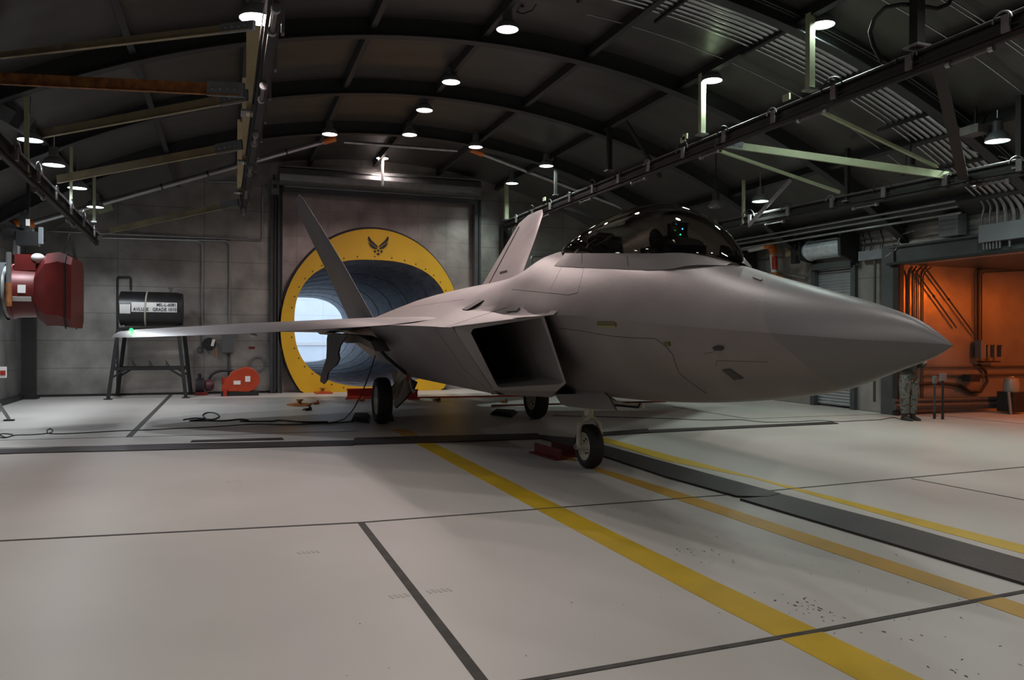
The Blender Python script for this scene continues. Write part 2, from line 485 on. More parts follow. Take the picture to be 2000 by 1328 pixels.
def sup(cx, cz, a, b, n, e=2.0, t0=0.0):
    out = []
    for i in range(n):
        t = t0 + 2 * PI * i / n; c, s = math.cos(t), math.sin(t)
        out.append((cx + a * math.copysign(abs(c) ** (2 / e), c), cz + b * math.copysign(abs(s) ** (2 / e), s)))
    return out
N_T = 96
mb = MB()
ring_i = sup(TCX, TCZ, TA + .06, TB + .06, N_T, 2.5)
def box_ring(x0, x1, z0, z1):
    out = []
    for i in range(N_T):
        t = 2 * PI * i / N_T; c, s = math.cos(t), math.sin(t)
        k = min((x1 - TCX) / c if c > 1e-6 else 1e9, (x0 - TCX) / c if c < -1e-6 else 1e9,
                (z1 - TCZ) / s if s > 1e-6 else 1e9, (z0 - TCZ) / s if s < -1e-6 else 1e9)
        out.append((TCX + c * k, TCZ + s * k))
    return out
ring_o = box_ring(1.45, 7.6, -.05, 6.3)
mb.grid([[Vector((x, 25.12, z)) for x, z in ring_i], [Vector((x, 25.12, z)) for x, z in ring_o], [Vector((x, 25.3, z)) for x, z in ring_o], [Vector((x, 25.3, z)) for x, z in ring_i]], closed=True)
struct(mb.build('wall_tunnel', 'door_panel', smooth=0))

# side walls
mb = MB().box((XL - .1, (YF + YB) / 2, 2.1), (.2, YB - YF + .5, 4.3))
struct(mb.build('wall_left', 'wall_side', smooth=0))
mb = MB()
ys = [YF - .2, YA0, YA1, 15.02, 16.45, 18.9, 20.3, YB + .25]
mb.box((XR + .12, (ys[0] + ys[1]) / 2, 2.15), (.24, ys[1] - ys[0], 4.4))
mb.box((XR + .12, (ys[1] + ys[2]) / 2, (ZH + 4.35) / 2), (.24, ys[2] - ys[1], 4.35 - ZH))
mb.box((XR + .12, (ys[2] + ys[3]) / 2, 2.15), (.24, ys[3] - ys[2], 4.4))
mb.box((XR + .12, (ys[3] + ys[4]) / 2, 3.93), (.24, ys[4] - ys[3], .84))
mb.box((XR + .12, (ys[4] + ys[5]) / 2, 2.15), (.24, ys[5] - ys[4], 4.4))
mb.box((XR + .12, (ys[5] + ys[6]) / 2, 3.93), (.24, ys[6] - ys[5], .84))
mb.box((XR + .12, (ys[6] + ys[7]) / 2, 2.15), (.24, ys[7] - ys[6], 4.4))
struct(mb.build('wall_right', 'wall_side', smooth=0))
# side bay shell
mb = MB().box(((XR + XA) / 2 + .2, YA1 + .12, 1.7), (XA - XR + .5, .2, 3.6))
struct(mb.build('wall_bay_far', mat('bay_wall_sheet', (.36, .33, .30), .32, .6, .2, 1.2, .3, 1.8), smooth=0))
struct(MB().box((XA + .1, (YA0 + YA1) / 2, 1.7), (.2, YA1 - YA0 + .4, 3.6)).build('wall_bay_right', 'wall_side', smooth=0))
struct(MB().box(((XR + XA) / 2 + .2, YA0 - .1, 1.7), (XA - XR + .5, .2, 3.6)).build('wall_bay_near', 'wall_side', smooth=0))
struct(MB().box(((XR + XA) / 2 + .2, (YA0 + YA1) / 2, ZH + .12), (XA - XR + .5, YA1 - YA0 + .5, .2)).build('ceiling_bay', 'roof', smooth=0))

# ribs (curved I-beams) and purlins
for i, y in enumerate((-2.3, 1.1, 3.3, 6.75, 10.15, 13.55, 16.96, 20.47)):
    mb = MB()
    def curve(r0, r1, w):
        a = roof_x_points(r0, XL, XR, 48); b = roof_x_points(r1, XL, XR, 48)
        rows = [[Vector((xa, y - w / 2, za)), Vector((xa, y + w / 2, za)), Vector((xb, y + w / 2, zb)), Vector((xb, y - w / 2, zb))] for (xa, za), (xb, zb) in zip(a, b)]
        mb.grid(rows, closed=True)
    curve(16.69, 16.71, .20); curve(16.71, 16.99, .03); curve(16.975, 16.995, .16)
    o = struct(mb.build('trim_%d' % (i + 1), 'rib', smooth=30))
k = 10
for x in (-5.0, -3.35, -1.5, .2, 2.25, 4.28, 6.35, 8.38, 10.2, 12.0, 13.6):
    mb = MB(); z = roof_z(x) - .1; n = Vector((x - XC, 0, roof_z(x) - RZ)).normalized()
    p = Vector((x, 0, roof_z(x))) - n * .10
    mb.bar((p.x, YF, p.z), (p.x, YB, p.z), .10, .19, up=n)
    struct(mb.build('trim_%d' % k, 'rib', smooth=0)); k += 1
# eave beams and baseboards
struct(MB().box((XL + .08, (YF + YB) / 2, .06), (.16, YB - YF, .12)).build('baseboard_left', 'dark', smooth=0))
struct(MB().box(((XL + 1.45) / 2, YB - .03, .03), (1.45 - XL, .06, .06)).build('baseboard_back', 'dark', smooth=0))

# tunnel ring plate, painted yellow
t = thing('exhaust_tunnel', (TCX, 24.75, 0), 'yellow oval collar with dark perforated tube behind it, set in the back wall', 'exhaust tunnel')
def arcring(inner, outer, y0, y1, name, m, par):
    mb = MB(); rows = []
    io = [(x, max(z, .002)) for x, z in outer]; ii = [(x, max(z, .002)) for x, z in inner]
    rows = [[Vector((x, y0, z)) for x, z in ii], [Vector((x, y0, z)) for x, z in io], [Vector((x, y1, z)) for x, z in io], [Vector((x, y1, z)) for x, z in ii], [Vector((x, y0, z)) for x, z in ii]]
    return mb.grid(rows, closed=True).build(name, m, par, smooth=30)
in_r = sup(TCX, TCZ, TA, TB, N_T, 2.5)
arcring(in_r, sup(TCX, 1.96, 2.82, 3.11, N_T, 2.0), 24.62, 24.70, 'collar', 'yellow', t)
arcring(sup(TCX, TCZ, TA + .03, TB + .03, N_T, 2.5), sup(TCX - .02, 1.99, 2.86, 3.15, N_T, 2.0), 24.70, 25.11, 'collar_shadow_ring', 'ink', t)  # black ring painted in for the shadow gap behind the collar
# tube with perforated bands
mb = MB(); rows = []
for i in range(60):
    y = 24.63 + i * .43
    rows.append([Vector((x, y, max(z, .01))) for x, z in sup(TCX, TCZ, TA, TB, N_T, 2.5)])
for i in reversed(range(60)):
    y = 24.63 + i * .43
    rows.append([Vector((x, y, max(z, -.2))) for x, z in sup(TCX, TCZ, TA + .08, TB + .08, N_T, 2.5)])
tb = MB().grid(rows, closed=True).build('tube', 'tube', t, smooth=40)
for i in range(7):
    y = 27 + i * 3.4
    rr = [[Vector((x, yy, z)) for x, z in sup(TCX, TCZ, a, b, N_T, 2.5)] for yy, a, b in ((y - .03, TA, TB), (y - .03, TA - .012, TB - .012), (y + .03, TA - .012, TB - .012), (y + .03, TA, TB))]
    MB().grid(rr, closed=True).build('tube_seam', 'tube', tb, smooth=30)
for i, (x, z) in enumerate(sup(TCX, TCZ, TA + .10, TB + .10, 40, 2.4)):
    if z > .1: MB().sphere((x, 24.615, z), .022, 4, (1, .5, 1)).build('bolt', 'ink', t, smooth=0)
# service emblem on the collar: winged device with five lower pieces
def emb(pts): 
    P = []
    for (u, v) in pts:
        p = at(500 + u / 4.348, 280 + v / 4.348, Y=24.62); P.append((p.x, 24.606, p.z))
    return P
mb = MB()
half = [[(958, 786), (967, 802), (982, 824), (1010, 850), (1034, 873), (1033, 886), (1000, 862), (972, 845), (955, 826), (948, 806)],
        [(956, 838), (974, 853), (1000, 870), (1032, 893), (1024, 899), (996, 894), (972, 876), (960, 856)],
        [(998, 914), (1014, 906), (1021, 919), (1010, 932)]]
for h in half:
    mb.prism(emb(h), (0, .012, 0)); mb.prism(emb([(2076 - u, v) for u, v in h][::-1]), (0, .012, 0))
mb.prism(emb([(1038 + 9.5 * math.cos(a * PI / 6), 911 + 9.5 * math.sin(a * PI / 6)) for a in range(12)]), (0, .012, 0))
mb.prism(emb([(1021, 938), (1038, 929), (1055, 938), (1038, 950)]), (0, .012, 0))
mb.build('emblem', 'ink', t, smooth=0)['label'] = 'dark blue winged emblem'

# exhaust yard beyond the tunnel
struct(MB().box((TCX, 56.0, 5), (26, .4, 12)).build('wall_yard', 'blastwall', smooth=0))
struct(MB().box((TCX, 53, -.35), (26, 7, .2)).build('floor_yard', mat('yard_concrete', (.55, .58, .62), .8, 0, .1, 1), smooth=0))
struct(MB().box((TCX, 55.7, 1.2), (26, .12, .16)).build('trim_yard', 'white', smooth=0))

# ------------------------------------------------ shutter hood and jambs over the tunnel
t = thing('roller_shutter_hood', (4.5, 24.6, 6.0), 'long dull steel roller hood above the yellow tunnel collar', 'shutter hood')
mb = MB()
prof = [(.42, 0), (.42, .12)]
sec = [(24.98, 6.83), (24.55, 6.83), (24.30, 6.72), (24.22, 6.52), (24.28, 6.34), (24.45, 6.25), (24.98, 6.25)]
mb.prism([(1.35, y, z) for y, z in sec], (6.25, 0, 0))
mb.build('hood', 'hood', t, smooth=50, bevel=.01)
MB().bar((1.35, 24.24, 6.75), (7.6, 24.24, 6.75), .03, .03).build('seam', 'galv', t)
MB().box((4.5, 24.72, 6.13), (6.0, .25, .16)).build('bottom_bar', 'frame', t, smooth=0)
MB().box((4.5, 24.6, 6.22), (6.0, .04, .03)).build('bottom_bar', 'galv', t, smooth=0)
for x, w in ((1.20, .16), (1.40, .14), (7.62, .22)):
    t2 = thing('shutter_guide', (x, 24.85, 0), 'tall dark steel shutter guide ' + {1.20: 'left of the tunnel, the outer of the pair', 1.40: 'left of the tunnel, the inner of the pair', 7.62: 'right of the tunnel collar'}[x], 'guide rail', 'shutter guides beside the tunnel')
    MB().box((x, 24.85, 3.1), (w, .3, 6.2)).build('guide', 'frame', t2, smooth=0)
    MB().box((x + .03, 24.67, 3.1), (.03, .05, 6.2)).build('flange', 'dark', t2, smooth=0)
t2 = thing('shutter_end_column', (8.75, 24.7, 0), 'dark column standing at the right end of the back wall behind the tail fin', 'column')
MB().box((8.60, 24.75, 2.72), (.30, .4, 5.4)).build('shaft', 'dark', t2, smooth=0)

# ------------------------------------------------ left dark recess posts
for (x, y, w, lb) in ((-5.1, 24.3, .32, 'dark steel door post at the left end of the back wall'), (-4.97, 20.2, .16, 'dark steel post by the left wall under the red duct')):
    t2 = thing('steel_post', (x, y, 0), lb, 'post')
    MB().box((x, y, 1.95), (w, .25, 3.9)).build('shaft', 'dark', t2, smooth=0)
    MB().box((x, y, .02), (w + .12, .4, .04)).build('base_plate', 'dark', t2, smooth=0)
# ================================================================== the aircraft
XJ, Y0 = 4.42, 3.86
jet = thing('fighter_jet', (XJ, Y0, 0), 'grey twin-tailed fighter jet parked on three wheels in front of the yellow tunnel collar', 'fighter jet')
JO = Vector((XJ, Y0, 0))


def W(x, s, z): return Vector((XJ + x, Y0 + s, z))


def lerp(tab, s):
    if s <= tab[0][0]: return tab[0][1]
    for (a, va), (b, vb) in zip(tab, tab[1:]):
        if s <= b:
            return va + (vb - va) * (s - a) / (b - a)
    return tab[-1][1]


def smooth_tab(tab):
    """monotone-ish cubic through the table"""
    def f(s):
        if s <= tab[0][0]: return tab[0][1]
        if s >= tab[-1][0]: return tab[-1][1]
        for i in range(len(tab) - 1):
            a, b = tab[i][0], tab[i + 1][0]
            if s <= b:
                va, vb = tab[i][1], tab[i + 1][1]
                m = lambda j: 0.5 * ((tab[j + 1][1] - tab[j][1]) / (tab[j + 1][0] - tab[j][0]) + (tab[j][1] - tab[j - 1][1]) / (tab[j][0] - tab[j - 1][0])) if 0 < j < len(tab) - 1 else ((tab[1][1] - tab[0][1]) / (tab[1][0] - tab[0][0]) if j == 0 else (tab[-1][1] - tab[-2][1]) / (tab[-1][0] - tab[-2][0]))
                h = b - a; t = (s - a) / h; ma, mb_ = m(i), m(i + 1)
                return (2 * t**3 - 3 * t**2 + 1) * va + (t**3 - 2 * t**2 + t) * h * ma + (-2 * t**3 + 3 * t**2) * vb + (t**3 - t**2) * h * mb_
    return f


# profiles: s aft of the nose tip
ZT = smooth_tab([(0, 1.665), (.12, 1.745), (.26, 1.825), (.69, 1.965), (1.22, 2.10), (1.84, 2.25), (2.25, 2.36), (2.5, 2.43), (2.8, 2.52), (3.5, 2.61), (4.5, 2.70), (5.3, 2.78),
                 (5.8, 2.86), (6.1, 2.90), (6.6, 2.80), (7.3, 2.70), (8.5, 2.66), (10.4, 2.66), (13.5, 2.60), (15.5, 2.45), (17.2, 2.22)])
ZB = smooth_tab([(0, 1.655), (.12, 1.59), (.45, 1.475), (.94, 1.315), (1.51, 1.21), (2.12, 1.13), (3.0, 1.05), (4.3, .985), (5.5, .97), (9.8, .99), (12.5, 1.08), (15, 1.3), (17.2, 1.55)])
ZC = smooth_tab([(0, 1.66), (.5, 1.69), (1.2, 1.74), (2.5, 1.83), (4.3, 1.955), (5.2, 1.93), (7, 1.93)])
WC = smooth_tab([(0, 0.004), (.12, .055), (.3, .13), (.7, .28), (1.2, .45), (2.0, .66), (3.0, .86), (4.2, 1.03), (5.2, 1.08), (7, 1.08)])


def nose_ring(s):
    """half ring from top centre to bottom centre, on the -x side"""
    zt, zb, zc, w = ZT(s), ZB(s), ZC(s), WC(s)
    P = []
    for i in range(13):
        f = i / 12; x = w * math.sin(PI / 2 * f)
        # parabola-like deck that meets the chine at an angle
        P.append((x, zc + (zt - zc) * max(0, 1 - (x / w) ** 2.15) ** .92))
    pe = 2.5 - .5 * max(0, min(1, (s - 3.0) / 1.3))
    for i in range(1, 13):
        f = 1 - i / 12; x = w * math.sin(PI / 2 * f)
        P.append((x, zc + (zb - zc) * max(0, 1 - (x / w) ** pe)))
    return P


st = [0, .03, .07, .12, .19, .28, .4, .55, .7, .9, 1.1, 1.3, 1.55, 1.8, 2.05, 2.3, 2.6, 2.9, 3.2, 3.6, 4.0, 4.4, 4.8, 5.2, 5.6, 6.0, 6.4, 6.9]
rows = []
for s in st:
    h = nose_ring(s)
    ring = [W(-x, s, z) for x, z in h] + [W(x, s, z) for x, z in reversed(h[1:-1])]
    rows.append(ring)
fus = MB().grid(rows, closed=True)
fus.f += [tuple(range(len(rows[0])))]

# shoulders: from the intake lip / wing glove line to the spine, both sides
AP = (-1.05, 4.22, 1.955)     # apex of the lip by the nose
KK = (-1.98, 5.08, 1.82)      # outer corner of the lip
PW = (-2.16, 7.95, 1.885)     # start of the wing leading edge
CH = smooth_tab([(4.2, 1.98), (5.08, 1.98), (6.5, 2.07), (7.95, 2.16), (10, 2.2), (13, 2.25), (15, 2.1), (17.2, 1.75)])
ZG = smooth_tab([(4.2, 1.86), (5.08, 1.82), (6.5, 1.85), (7.95, 1.885), (10, 1.95), (13, 1.95), (15, 1.93), (17.2, 1.9)])


def shoulder_z(ax, s, w):
    zt, zg = ZT(s), ZG(s)
    wA = WC(min(s, 5.2)); zin = ZC(min(s, 5.2))
    lip = zin + (zg - zin) * max(0, (ax - wA) / (w - wA))
    u = min(ax / wA, 1)
    zA = lip if ax >= wA else zin + (zt - zin) * max(0, 1 - u ** 2.15) ** .92
    u = ax / w
    zB = zg + (zt - zg) * (.5 + .5 * math.cos(PI * u ** .92)) ** .92
    k = max(0, min(1, (s - 4.7) / 4.2)); k = k * k * (3 - 2 * k)
    return zA * (1 - k) + zB * k - (.012 if ax < 1.0 and s < 5.6 else 0)


NB = 30
base = [4.2, 4.35, 4.5, 4.7, 4.9, 5.2, 5.5, 5.8, 6.2, 6.6, 7.0, 7.5, 8.0, 8.6, 9.3, 10, 11, 12, 13, 14, 15, 16, 17.2]
for sg in (-1, 1):
    rows = []
    for j in range(NB + 1):
        col = []
        f = j / NB
        for b in base:
            w = CH(b) if b > 5.08 else 1.98
            ax = f * w
            k = max(0, 1 - (b - 4.2) / 3.2)
            s = b + .925 * max(0, ax - 1.05) * k
            col.append(W(sg * ax, s, shoulder_z(ax, s, max(w, CH(s)))))
        rows.append(col)
    fus.grid(rows)
    edge = rows[-1]
    # side facet: chine to lower corner, then bottom to the centre, as far aft as the wheel bay
    XBO = smooth_tab([(4.2, 1.40), (5.2, 1.42), (7, 1.46), (9.4, 1.50), (17.2, 1.4)])
    low, mid, bot = [], [], []
    for p in edge:
        s = p.y - Y0
        kf = max(0, min(1, (s - 5.08) / 1.5))
        low.append(W(sg * (XBO(s) + .0), s + .20 * (1 - kf), 1.075)); mid.append(W(sg * (XBO(s) - .10), s + .22 * (1 - kf), .995))
        bot.append(W(0, s + .20, .985))
    n1 = [i for i, p in enumerate(edge) if p.y - Y0 < 10.2]
    c = [[edge[i] for i in n1], [Vector(((edge[i].x * .5 + low[i].x * .5) + 0, (edge[i].y + low[i].y) / 2, (edge[i].z + low[i].z) / 2)) for i in n1],
         [low[i] for i in n1], [mid[i] for i in n1], [bot[i] for i in n1]]
    # cut the aft end of the facet on the slant of the wheel bay
    fus.grid(c)
    # aft body under the wing
    rows = []
    for s in (9.9, 10.4, 11, 12, 13, 14, 15, 16, 17.2):
        b = ZB(s); w = 1.30 if s < 12.4 else 1.30 + .25 * min(1, (s - 12.4) / .6)
        rows.append([W(sg * (w + (CH(s) - w) * .72), s, ZG(s) - .06), W(sg * w, s, b + .35), W(sg * (w - .15), s, b + .06), W(sg * (w - .35), s, b), W(0, s, b)])
    fus.grid(rows)
# close the underside of the shoulders above the bay, and the tail end
fus.add([W(-2.2, 9.9, 1.86), W(2.2, 9.9, 1.86), W(1.9, 17.2, 1.84), W(-1.9, 17.2, 1.84)], [(0, 1, 2, 3)])
fus.add([W(-1.75, 17.2, 1.9), W(-1.2, 17.2, 1.56), W(1.2, 17.2, 1.56), W(1.75, 17.2, 1.9), W(0, 17.2, 2.22)], [(0, 1, 2, 3, 4)])
FUS = fus.build('fuselage', 'jet', jet, smooth=28, merge=.004)

# intakes: outer lip frame and inner duct
for sg in (-1, 1):
    A = Vector((-1.13, 4.30, 1.945)); K = Vector(KK)
    BO = Vector((-1.41, 5.28, 1.055)); BI = Vector((-.87, 4.27, 1.19))
    inner = [Vector((-1.155, 4.31, 1.925)), Vector((-1.77, 4.90, 1.80)), Vector((-1.79, 4.93, 1.75)), Vector((-1.42, 5.06, 1.12)), Vector((-1.38, 5.05, 1.10)), Vector((-.92, 4.34, 1.175)), Vector((-.895, 4.29, 1.205))]
    if True:
        # take the opening straight from its real corners
        inner = [Vector((p.x, p.y, p.z)) for p in inner]
    outer = [A, K.lerp(A, .02), K, Vector((-1.43, 5.27, 1.10)), BO, Vector((-.93, 4.40, 1.09)), BI]
    def fl3(v): return W(sg * -v.x * -1 if sg < 0 else -v.x, v.y, v.z)
    mir = lambda v: W(v.x if sg < 0 else -v.x, v.y, v.z)
    dirv = Vector((0, 1, 0))
    mb = MB()
    back_o = [v + Vector((0, 3.2, 0)) for v in outer]
    duct = []
    for dy, sx, cx, cz, sz in ((0, 1, 0, 0, 1), (.5, 1, .0, 0, 1), (1.5, .98, .10, .03, .98), (2.6, .95, .32, .12, .95), (3.8, .9, .5, .25, .9)):
        cxy = Vector((-1.3, 0, 1.5))
        duct.append([mir(Vector((cxy.x + (v.x - cxy.x) * sx + cx, (v.y + dy) if dy < 1 else 4.9 + dy + (v.y - 4.8) * max(0, 1 - dy / 2), cxy.z + (v.z - cxy.z) * sz + cz))) for v in inner])
    mb.grid([[mir(v) for v in outer], [mir(v) for v in inner]], closed=True)
    # inboard wall standing off the nose
    mb.add([mir(A), mir(BI), mir(BI + Vector((0, 2.4, 0))), mir(A + Vector((0, 2.4, 0)))], [(0, 1, 2, 3)])
    mb.add([mir(BI), mir(Vector((-.93, 4.40, 1.09))), mir(BO), mir(BO + Vector((0, .05, -.055))), mir(BO + Vector((.1, .1, -.06))), mir(Vector((-.84, 4.75, .995))), mir(Vector((-.4, 5.6, .985))), mir(Vector((-.8, 6.2, 1.0)))],
           [(0, 1, 5, 6, 7), (1, 2, 3, 4, 5)])
    lip = mb.build('intake_lip', 'jet_plain', jet, smooth=25, bevel=.0)
    d = MB().grid(duct, closed=True); k = len(duct[0])
    d.f.append(tuple(range(4 * k, 5 * k)))
    d.build('intake_duct', 'duct_in', lip, smooth=40)

# wings
def airfoil(le, te, t, droop=0.0, n=10):
    """ring (upper LE->TE, lower TE->LE); le,te = (x,s,z)"""
    le, te = Vector(le), Vector(te); P = []
    for side in (1, -1):
        rng = range(n + 1) if side == 1 else range(n - 1, 0, -1)
        for i in rng:
            c = (1 - math.cos(PI * i / n)) / 2
            y = t * 5 * (.2969 * math.sqrt(c) - .126 * c - .3516 * c * c + .2843 * c ** 3 - .1015 * c ** 4) * side
            p = le.lerp(te, c)
            d = droop * min(1, c / .16) - droop
            P.append(Vector((p.x, p.y, p.z + y + d)))
    return P


for sg in (-1, 1):
    secs = []
    for (x, sl, st_, zl, t, dr) in ((1.55, 7.40, 15.2, 1.97, .13, .0), (2.16, 7.95, 15.0, 1.965, .13, .08), (2.55, 8.3, 14.9, 1.955, .115, .10), (4.3, 9.88, 14.3, 1.865, .125, .12), (6.05, 11.45, 13.75, 1.775, .09, .10), (6.35, 11.75, 13.45, 1.755, .045, .08), (6.46, 12.1, 13.1, 1.71, .015, .03)):
        secs.append([W(sg * v.x, v.y, v.z) for v in airfoil((x, sl, zl), (x, st_, zl), t, dr)])
    mb = MB().grid(secs, closed=True); k = len(secs[0]); mb.f += [tuple(range(k)), tuple(range((len(secs) - 1) * k, len(secs) * k))]
    wing = mb.build('wing', 'jet_plain', jet, smooth=32)
    if sg < 0:
        p = at(262, 643, X=XJ - 6.0)
        MB().sphere(W(-6.1, 11.75, 1.815), .030, 6, (1, 1.6, .8)).build('wing_light', 'green_led', wing)['label'] = 'lit green wingtip light'
        mb = MB().sphere(W(-4.05, 10.2, 1.72), .06, 6, (1, 2, .5)); mb.build('under_wing_fitting', 'white', wing)
    # horizontal tail
    mb = MB(); secs = []
    for (x, sl, st_, t) in ((1.6, 15.0, 18.2, .12), (4.35, 17.0, 18.4, .05)):
        secs.append([W(sg * v.x, v.y, v.z) for v in airfoil((x, sl, 1.86), (x, st_, 1.86), t)])
    mb.grid(secs, closed=True); k = len(secs[0]); mb.f += [tuple(range(k)), tuple(range(k, 2 * k))]
    mb.build('tailplane', 'jet_plain', jet, smooth=32)
    # canted fin
    secs = []
    for (x, z, sl, st_, t) in ((1.46, 2.05, 13.3, 17.0, .10), (2.08, 3.25, 13.6, 16.55, .085), (2.54, 4.12, 13.97, 16.3, .065), (2.89, 4.78, 14.35, 16.1, .045), (2.97, 4.93, 14.6, 15.6, .03)):
        ring = []
        for v in airfoil((0, sl, 0), (0, st_, 0), t):
            ring.append(W(sg * (x + v.z * .88), v.y, z - v.z * .47))
        secs.append(ring)
    mb = MB().grid(secs, closed=True); mb.f += [tuple(range(k)), tuple(range(4 * k, 5 * k))]
    fin = mb.build('tail_fin', 'jet_plain', jet, smooth=32)
    a = W(sg * 1.72, 15.9, 2.55); b = W(sg * 2.80, 15.75, 4.62)
    off = Vector((-sg * .88, 0, .47)) * .035
    MB().bar(a + off, b + off, .02, .02).build('rudder_gap', 'line', fin, smooth=0)
    c = W(sg * 2.12, 15.0, 3.33) + Vector((-sg * .88, 0, .47)) * .05
    MB().box(c, (.01, .55, .06)).build('badge', 'jet_dark', fin, smooth=0)
    # nozzle
    mb = MB().prism([W(sg * .12, 17.1, 1.62), W(sg * 1.25, 17.1, 1.62), W(sg * 1.25, 17.1, 2.1), W(sg * .12, 17.1, 2.15)], (0, 1.0, 0))
    mb.build('exhaust_nozzle', 'jet_dark', jet, smooth=0)

# cockpit: canopy shell, frame, seat and display
def can_prof(s):   # ridge height
    return CZ(s)
CZ = smooth_tab([(2.28, 2.40), (2.5, 2.60), (2.75, 2.80), (3.05, 2.98), (3.4, 3.11), (3.8, 3.18), (4.3, 3.19), (4.9, 3.12), (5.4, 3.03), (5.9, 2.93), (6.15, 2.88)])
SZ = smooth_tab([(2.28, 2.39), (2.6, 2.50), (3.2, 2.56), (4, 2.64), (5, 2.74), (5.8, 2.83), (6.15, 2.86)])   # glass lower edge
SW = smooth_tab([(2.28, .01), (2.4, .13), (2.6, .26), (3.0, .38), (3.6, .45), (4.5, .47), (5.2, .42), (5.8, .28), (6.15, .10)])
ss = [2.28, 2.3, 2.34, 2.4, 2.5, 2.62, 2.75, 2.9, 3.1, 3.3, 3.5, 3.75, 4.0, 4.25, 4.5, 4.75, 5.0, 5.25, 5.5, 5.7, 5.9]


def can_ring(s, n=18, inset=0.0):
    w, zs, zc = SW(s) - inset, SZ(s), CZ(s) - inset
    return [W(-w * math.cos(PI * i / n), s, zs + (zc - zs) * math.sin(PI * i / n) ** .86) for i in range(n + 1)]


mb = MB().grid([can_ring(s) for s in ss])
CAN = mb.build('canopy', 'canopy', jet, smooth=60)
CAN['label'] = 'dark tinted bubble canopy glass'
# canopy frame skirt: from the glass edge down to the sill on the fuselage
def sill(s, sg):
    w = SW(s)
    zf = SZ(s) - .172
    # find the fuselage half width at height zf
    h = nose_ring(s); best = w
    for (xa, za), (xb, zb) in zip(h[:13], h[1:13]):
        if zb <= zf <= za:
            best = xa + (xb - xa) * (za - zf) / max(za - zb, 1e-6)
    return W(sg * (max(best, w) + .008), s, zf)


sk = [2.62, 2.75, 2.9, 3.1, 3.5, 4.0, 4.5, 5.0, 5.2, 5.4]
for sg in (-1, 1):
    rows = []
    for s in [2.32, 2.4, 2.5] + sk:
        e = W(sg * SW(s), s, SZ(s)); g = sill(s, sg)
        f = min(1, max(0, (s - 2.3) / .5))
        g = e.lerp(g, .15 + .85 * f)
        rows.append([e + Vector((-sg * .02, 0, .0)), e + Vector((sg * .012, 0, -.004)), e.lerp(g, .5) + Vector((sg * .004, 0, 0)), g, g + Vector((-sg * .05, 0, -.03))])
    SK_ = MB().grid(rows).build('canopy_frame', 'jet_plain', jet, smooth=25)
    if sg < 0: SKIRT = SK_
rows = [can_ring(s) for s in (5.86, 5.95, 6.05, 6.12)]
rows = [[p + Vector((0, 0, .006)) for p in r] for r in rows]
MB().grid(rows).build('canopy_rear_fairing', 'jet_edge', jet, smooth=60)
# interior
tub = MB()
tub.box(W(0, 4.2, 2.46), (.60, 2.6, .12))
tub.build('cockpit_floor', 'ink', jet, smooth=0)
mb = MB().box(W(0, 4.75, 2.55), (.46, .5, .14)); mb.box(W(0, 5.02, 2.76), (.42, .16, .42), m=Matrix.Rotation(-.25, 3, 'X'))
mb.box(W(0, 5.08, 2.93), (.24, .15, .16), m=Matrix.Rotation(-.25, 3, 'X'))
mb.build('ejection_seat', 'black', jet, smooth=0, bevel=.03)
mb = MB().box(W(0, 3.45, 2.60), (.50, .5, .14)); mb.sphere(W(0, 3.25, 2.64), .2, 8, (1.1, 1.2, .5))
mb.build('glare_shield', 'ink', jet, smooth=40)
mb = MB().box(W(0, 3.42, 2.74), (.20, .22, .08)); mb.box(W(-.10, 3.36, 2.83), (.012, .05, .14)); mb.box(W(.10, 3.36, 2.83), (.012, .05, .14))
hud = mb.build('head_up_display', 'dark', jet, smooth=0)
MB().box(W(0, 3.34, 2.84), (.20, .006, .16), m=Matrix.Rotation(.5, 3, 'X')).build('combiner_glass', 'canopy', hud, smooth=0)

# ------------------------------------------------ marks that lie on the skin
bpy.context.view_layer.update()
_bm = bmesh.new()
for o in (FUS,):
    _bm.from_mesh(o.data)
_bm.transform(Matrix.Translation(JO))
BV = BVHTree.FromBMesh(_bm)
_bs = bmesh.new()
_bs.from_mesh(SKIRT.data); _bs.transform(Matrix.Translation(JO))
BVS = BVHTree.FromBMesh(_bs)


def skin_hits(pts, step=6, lift=.003, BV=BV):
    out = []
    for (a, b) in zip(pts, pts[1:]):
        n = max(1, int(math.hypot(b[0] - a[0], b[1] - a[1]) / step))
        for i in range(n + 1):
            px, py = a[0] + (b[0] - a[0]) * i / n, a[1] + (b[1] - a[1]) * i / n
            d = ray(px, py).normalized(); loc, nor, idx, dist = BV.ray_cast(CAM, d)
            if loc is None: continue
            if nor.dot(d) > 0: nor = -nor
            q = loc + nor * lift
            if not out or (q - out[-1]).length > 1e-3: out.append(q)
    return out


def panel_line(pts, r=.0042, m='line', name='panel_line', bv=None, par=None):
    h = skin_hits(pts, lift=0.0, BV=bv or BV); FUSp = par or FUS
    seg = []
    for p in h:
        if seg and (p - seg[-1]).length > .5:
            if len(seg) > 2: MB().tube(seg, r, 5).build(name, m, FUSp, smooth=0)
            seg = []
        seg.append(p)
    if len(seg) > 1: MB().tube(seg, r, 5).build(name, m, FUSp, smooth=0)


def patch(pts, m, name):
    P = []
    for (px, py) in pts:
        d = ray(px, py).normalized(); loc, nor, idx, dist = BV.ray_cast(CAM, d)
        if loc is None: return
        if nor.dot(d) > 0: nor = -nor
        P.append(loc + nor * .012)
    e = (P[1] - P[0]).cross(P[2] - P[0]).normalized() * .01
    if e.dot(ray(*pts[0])) < 0: e = -e
    return MB().prism(P, e).build(name, m, FUS, smooth=0)


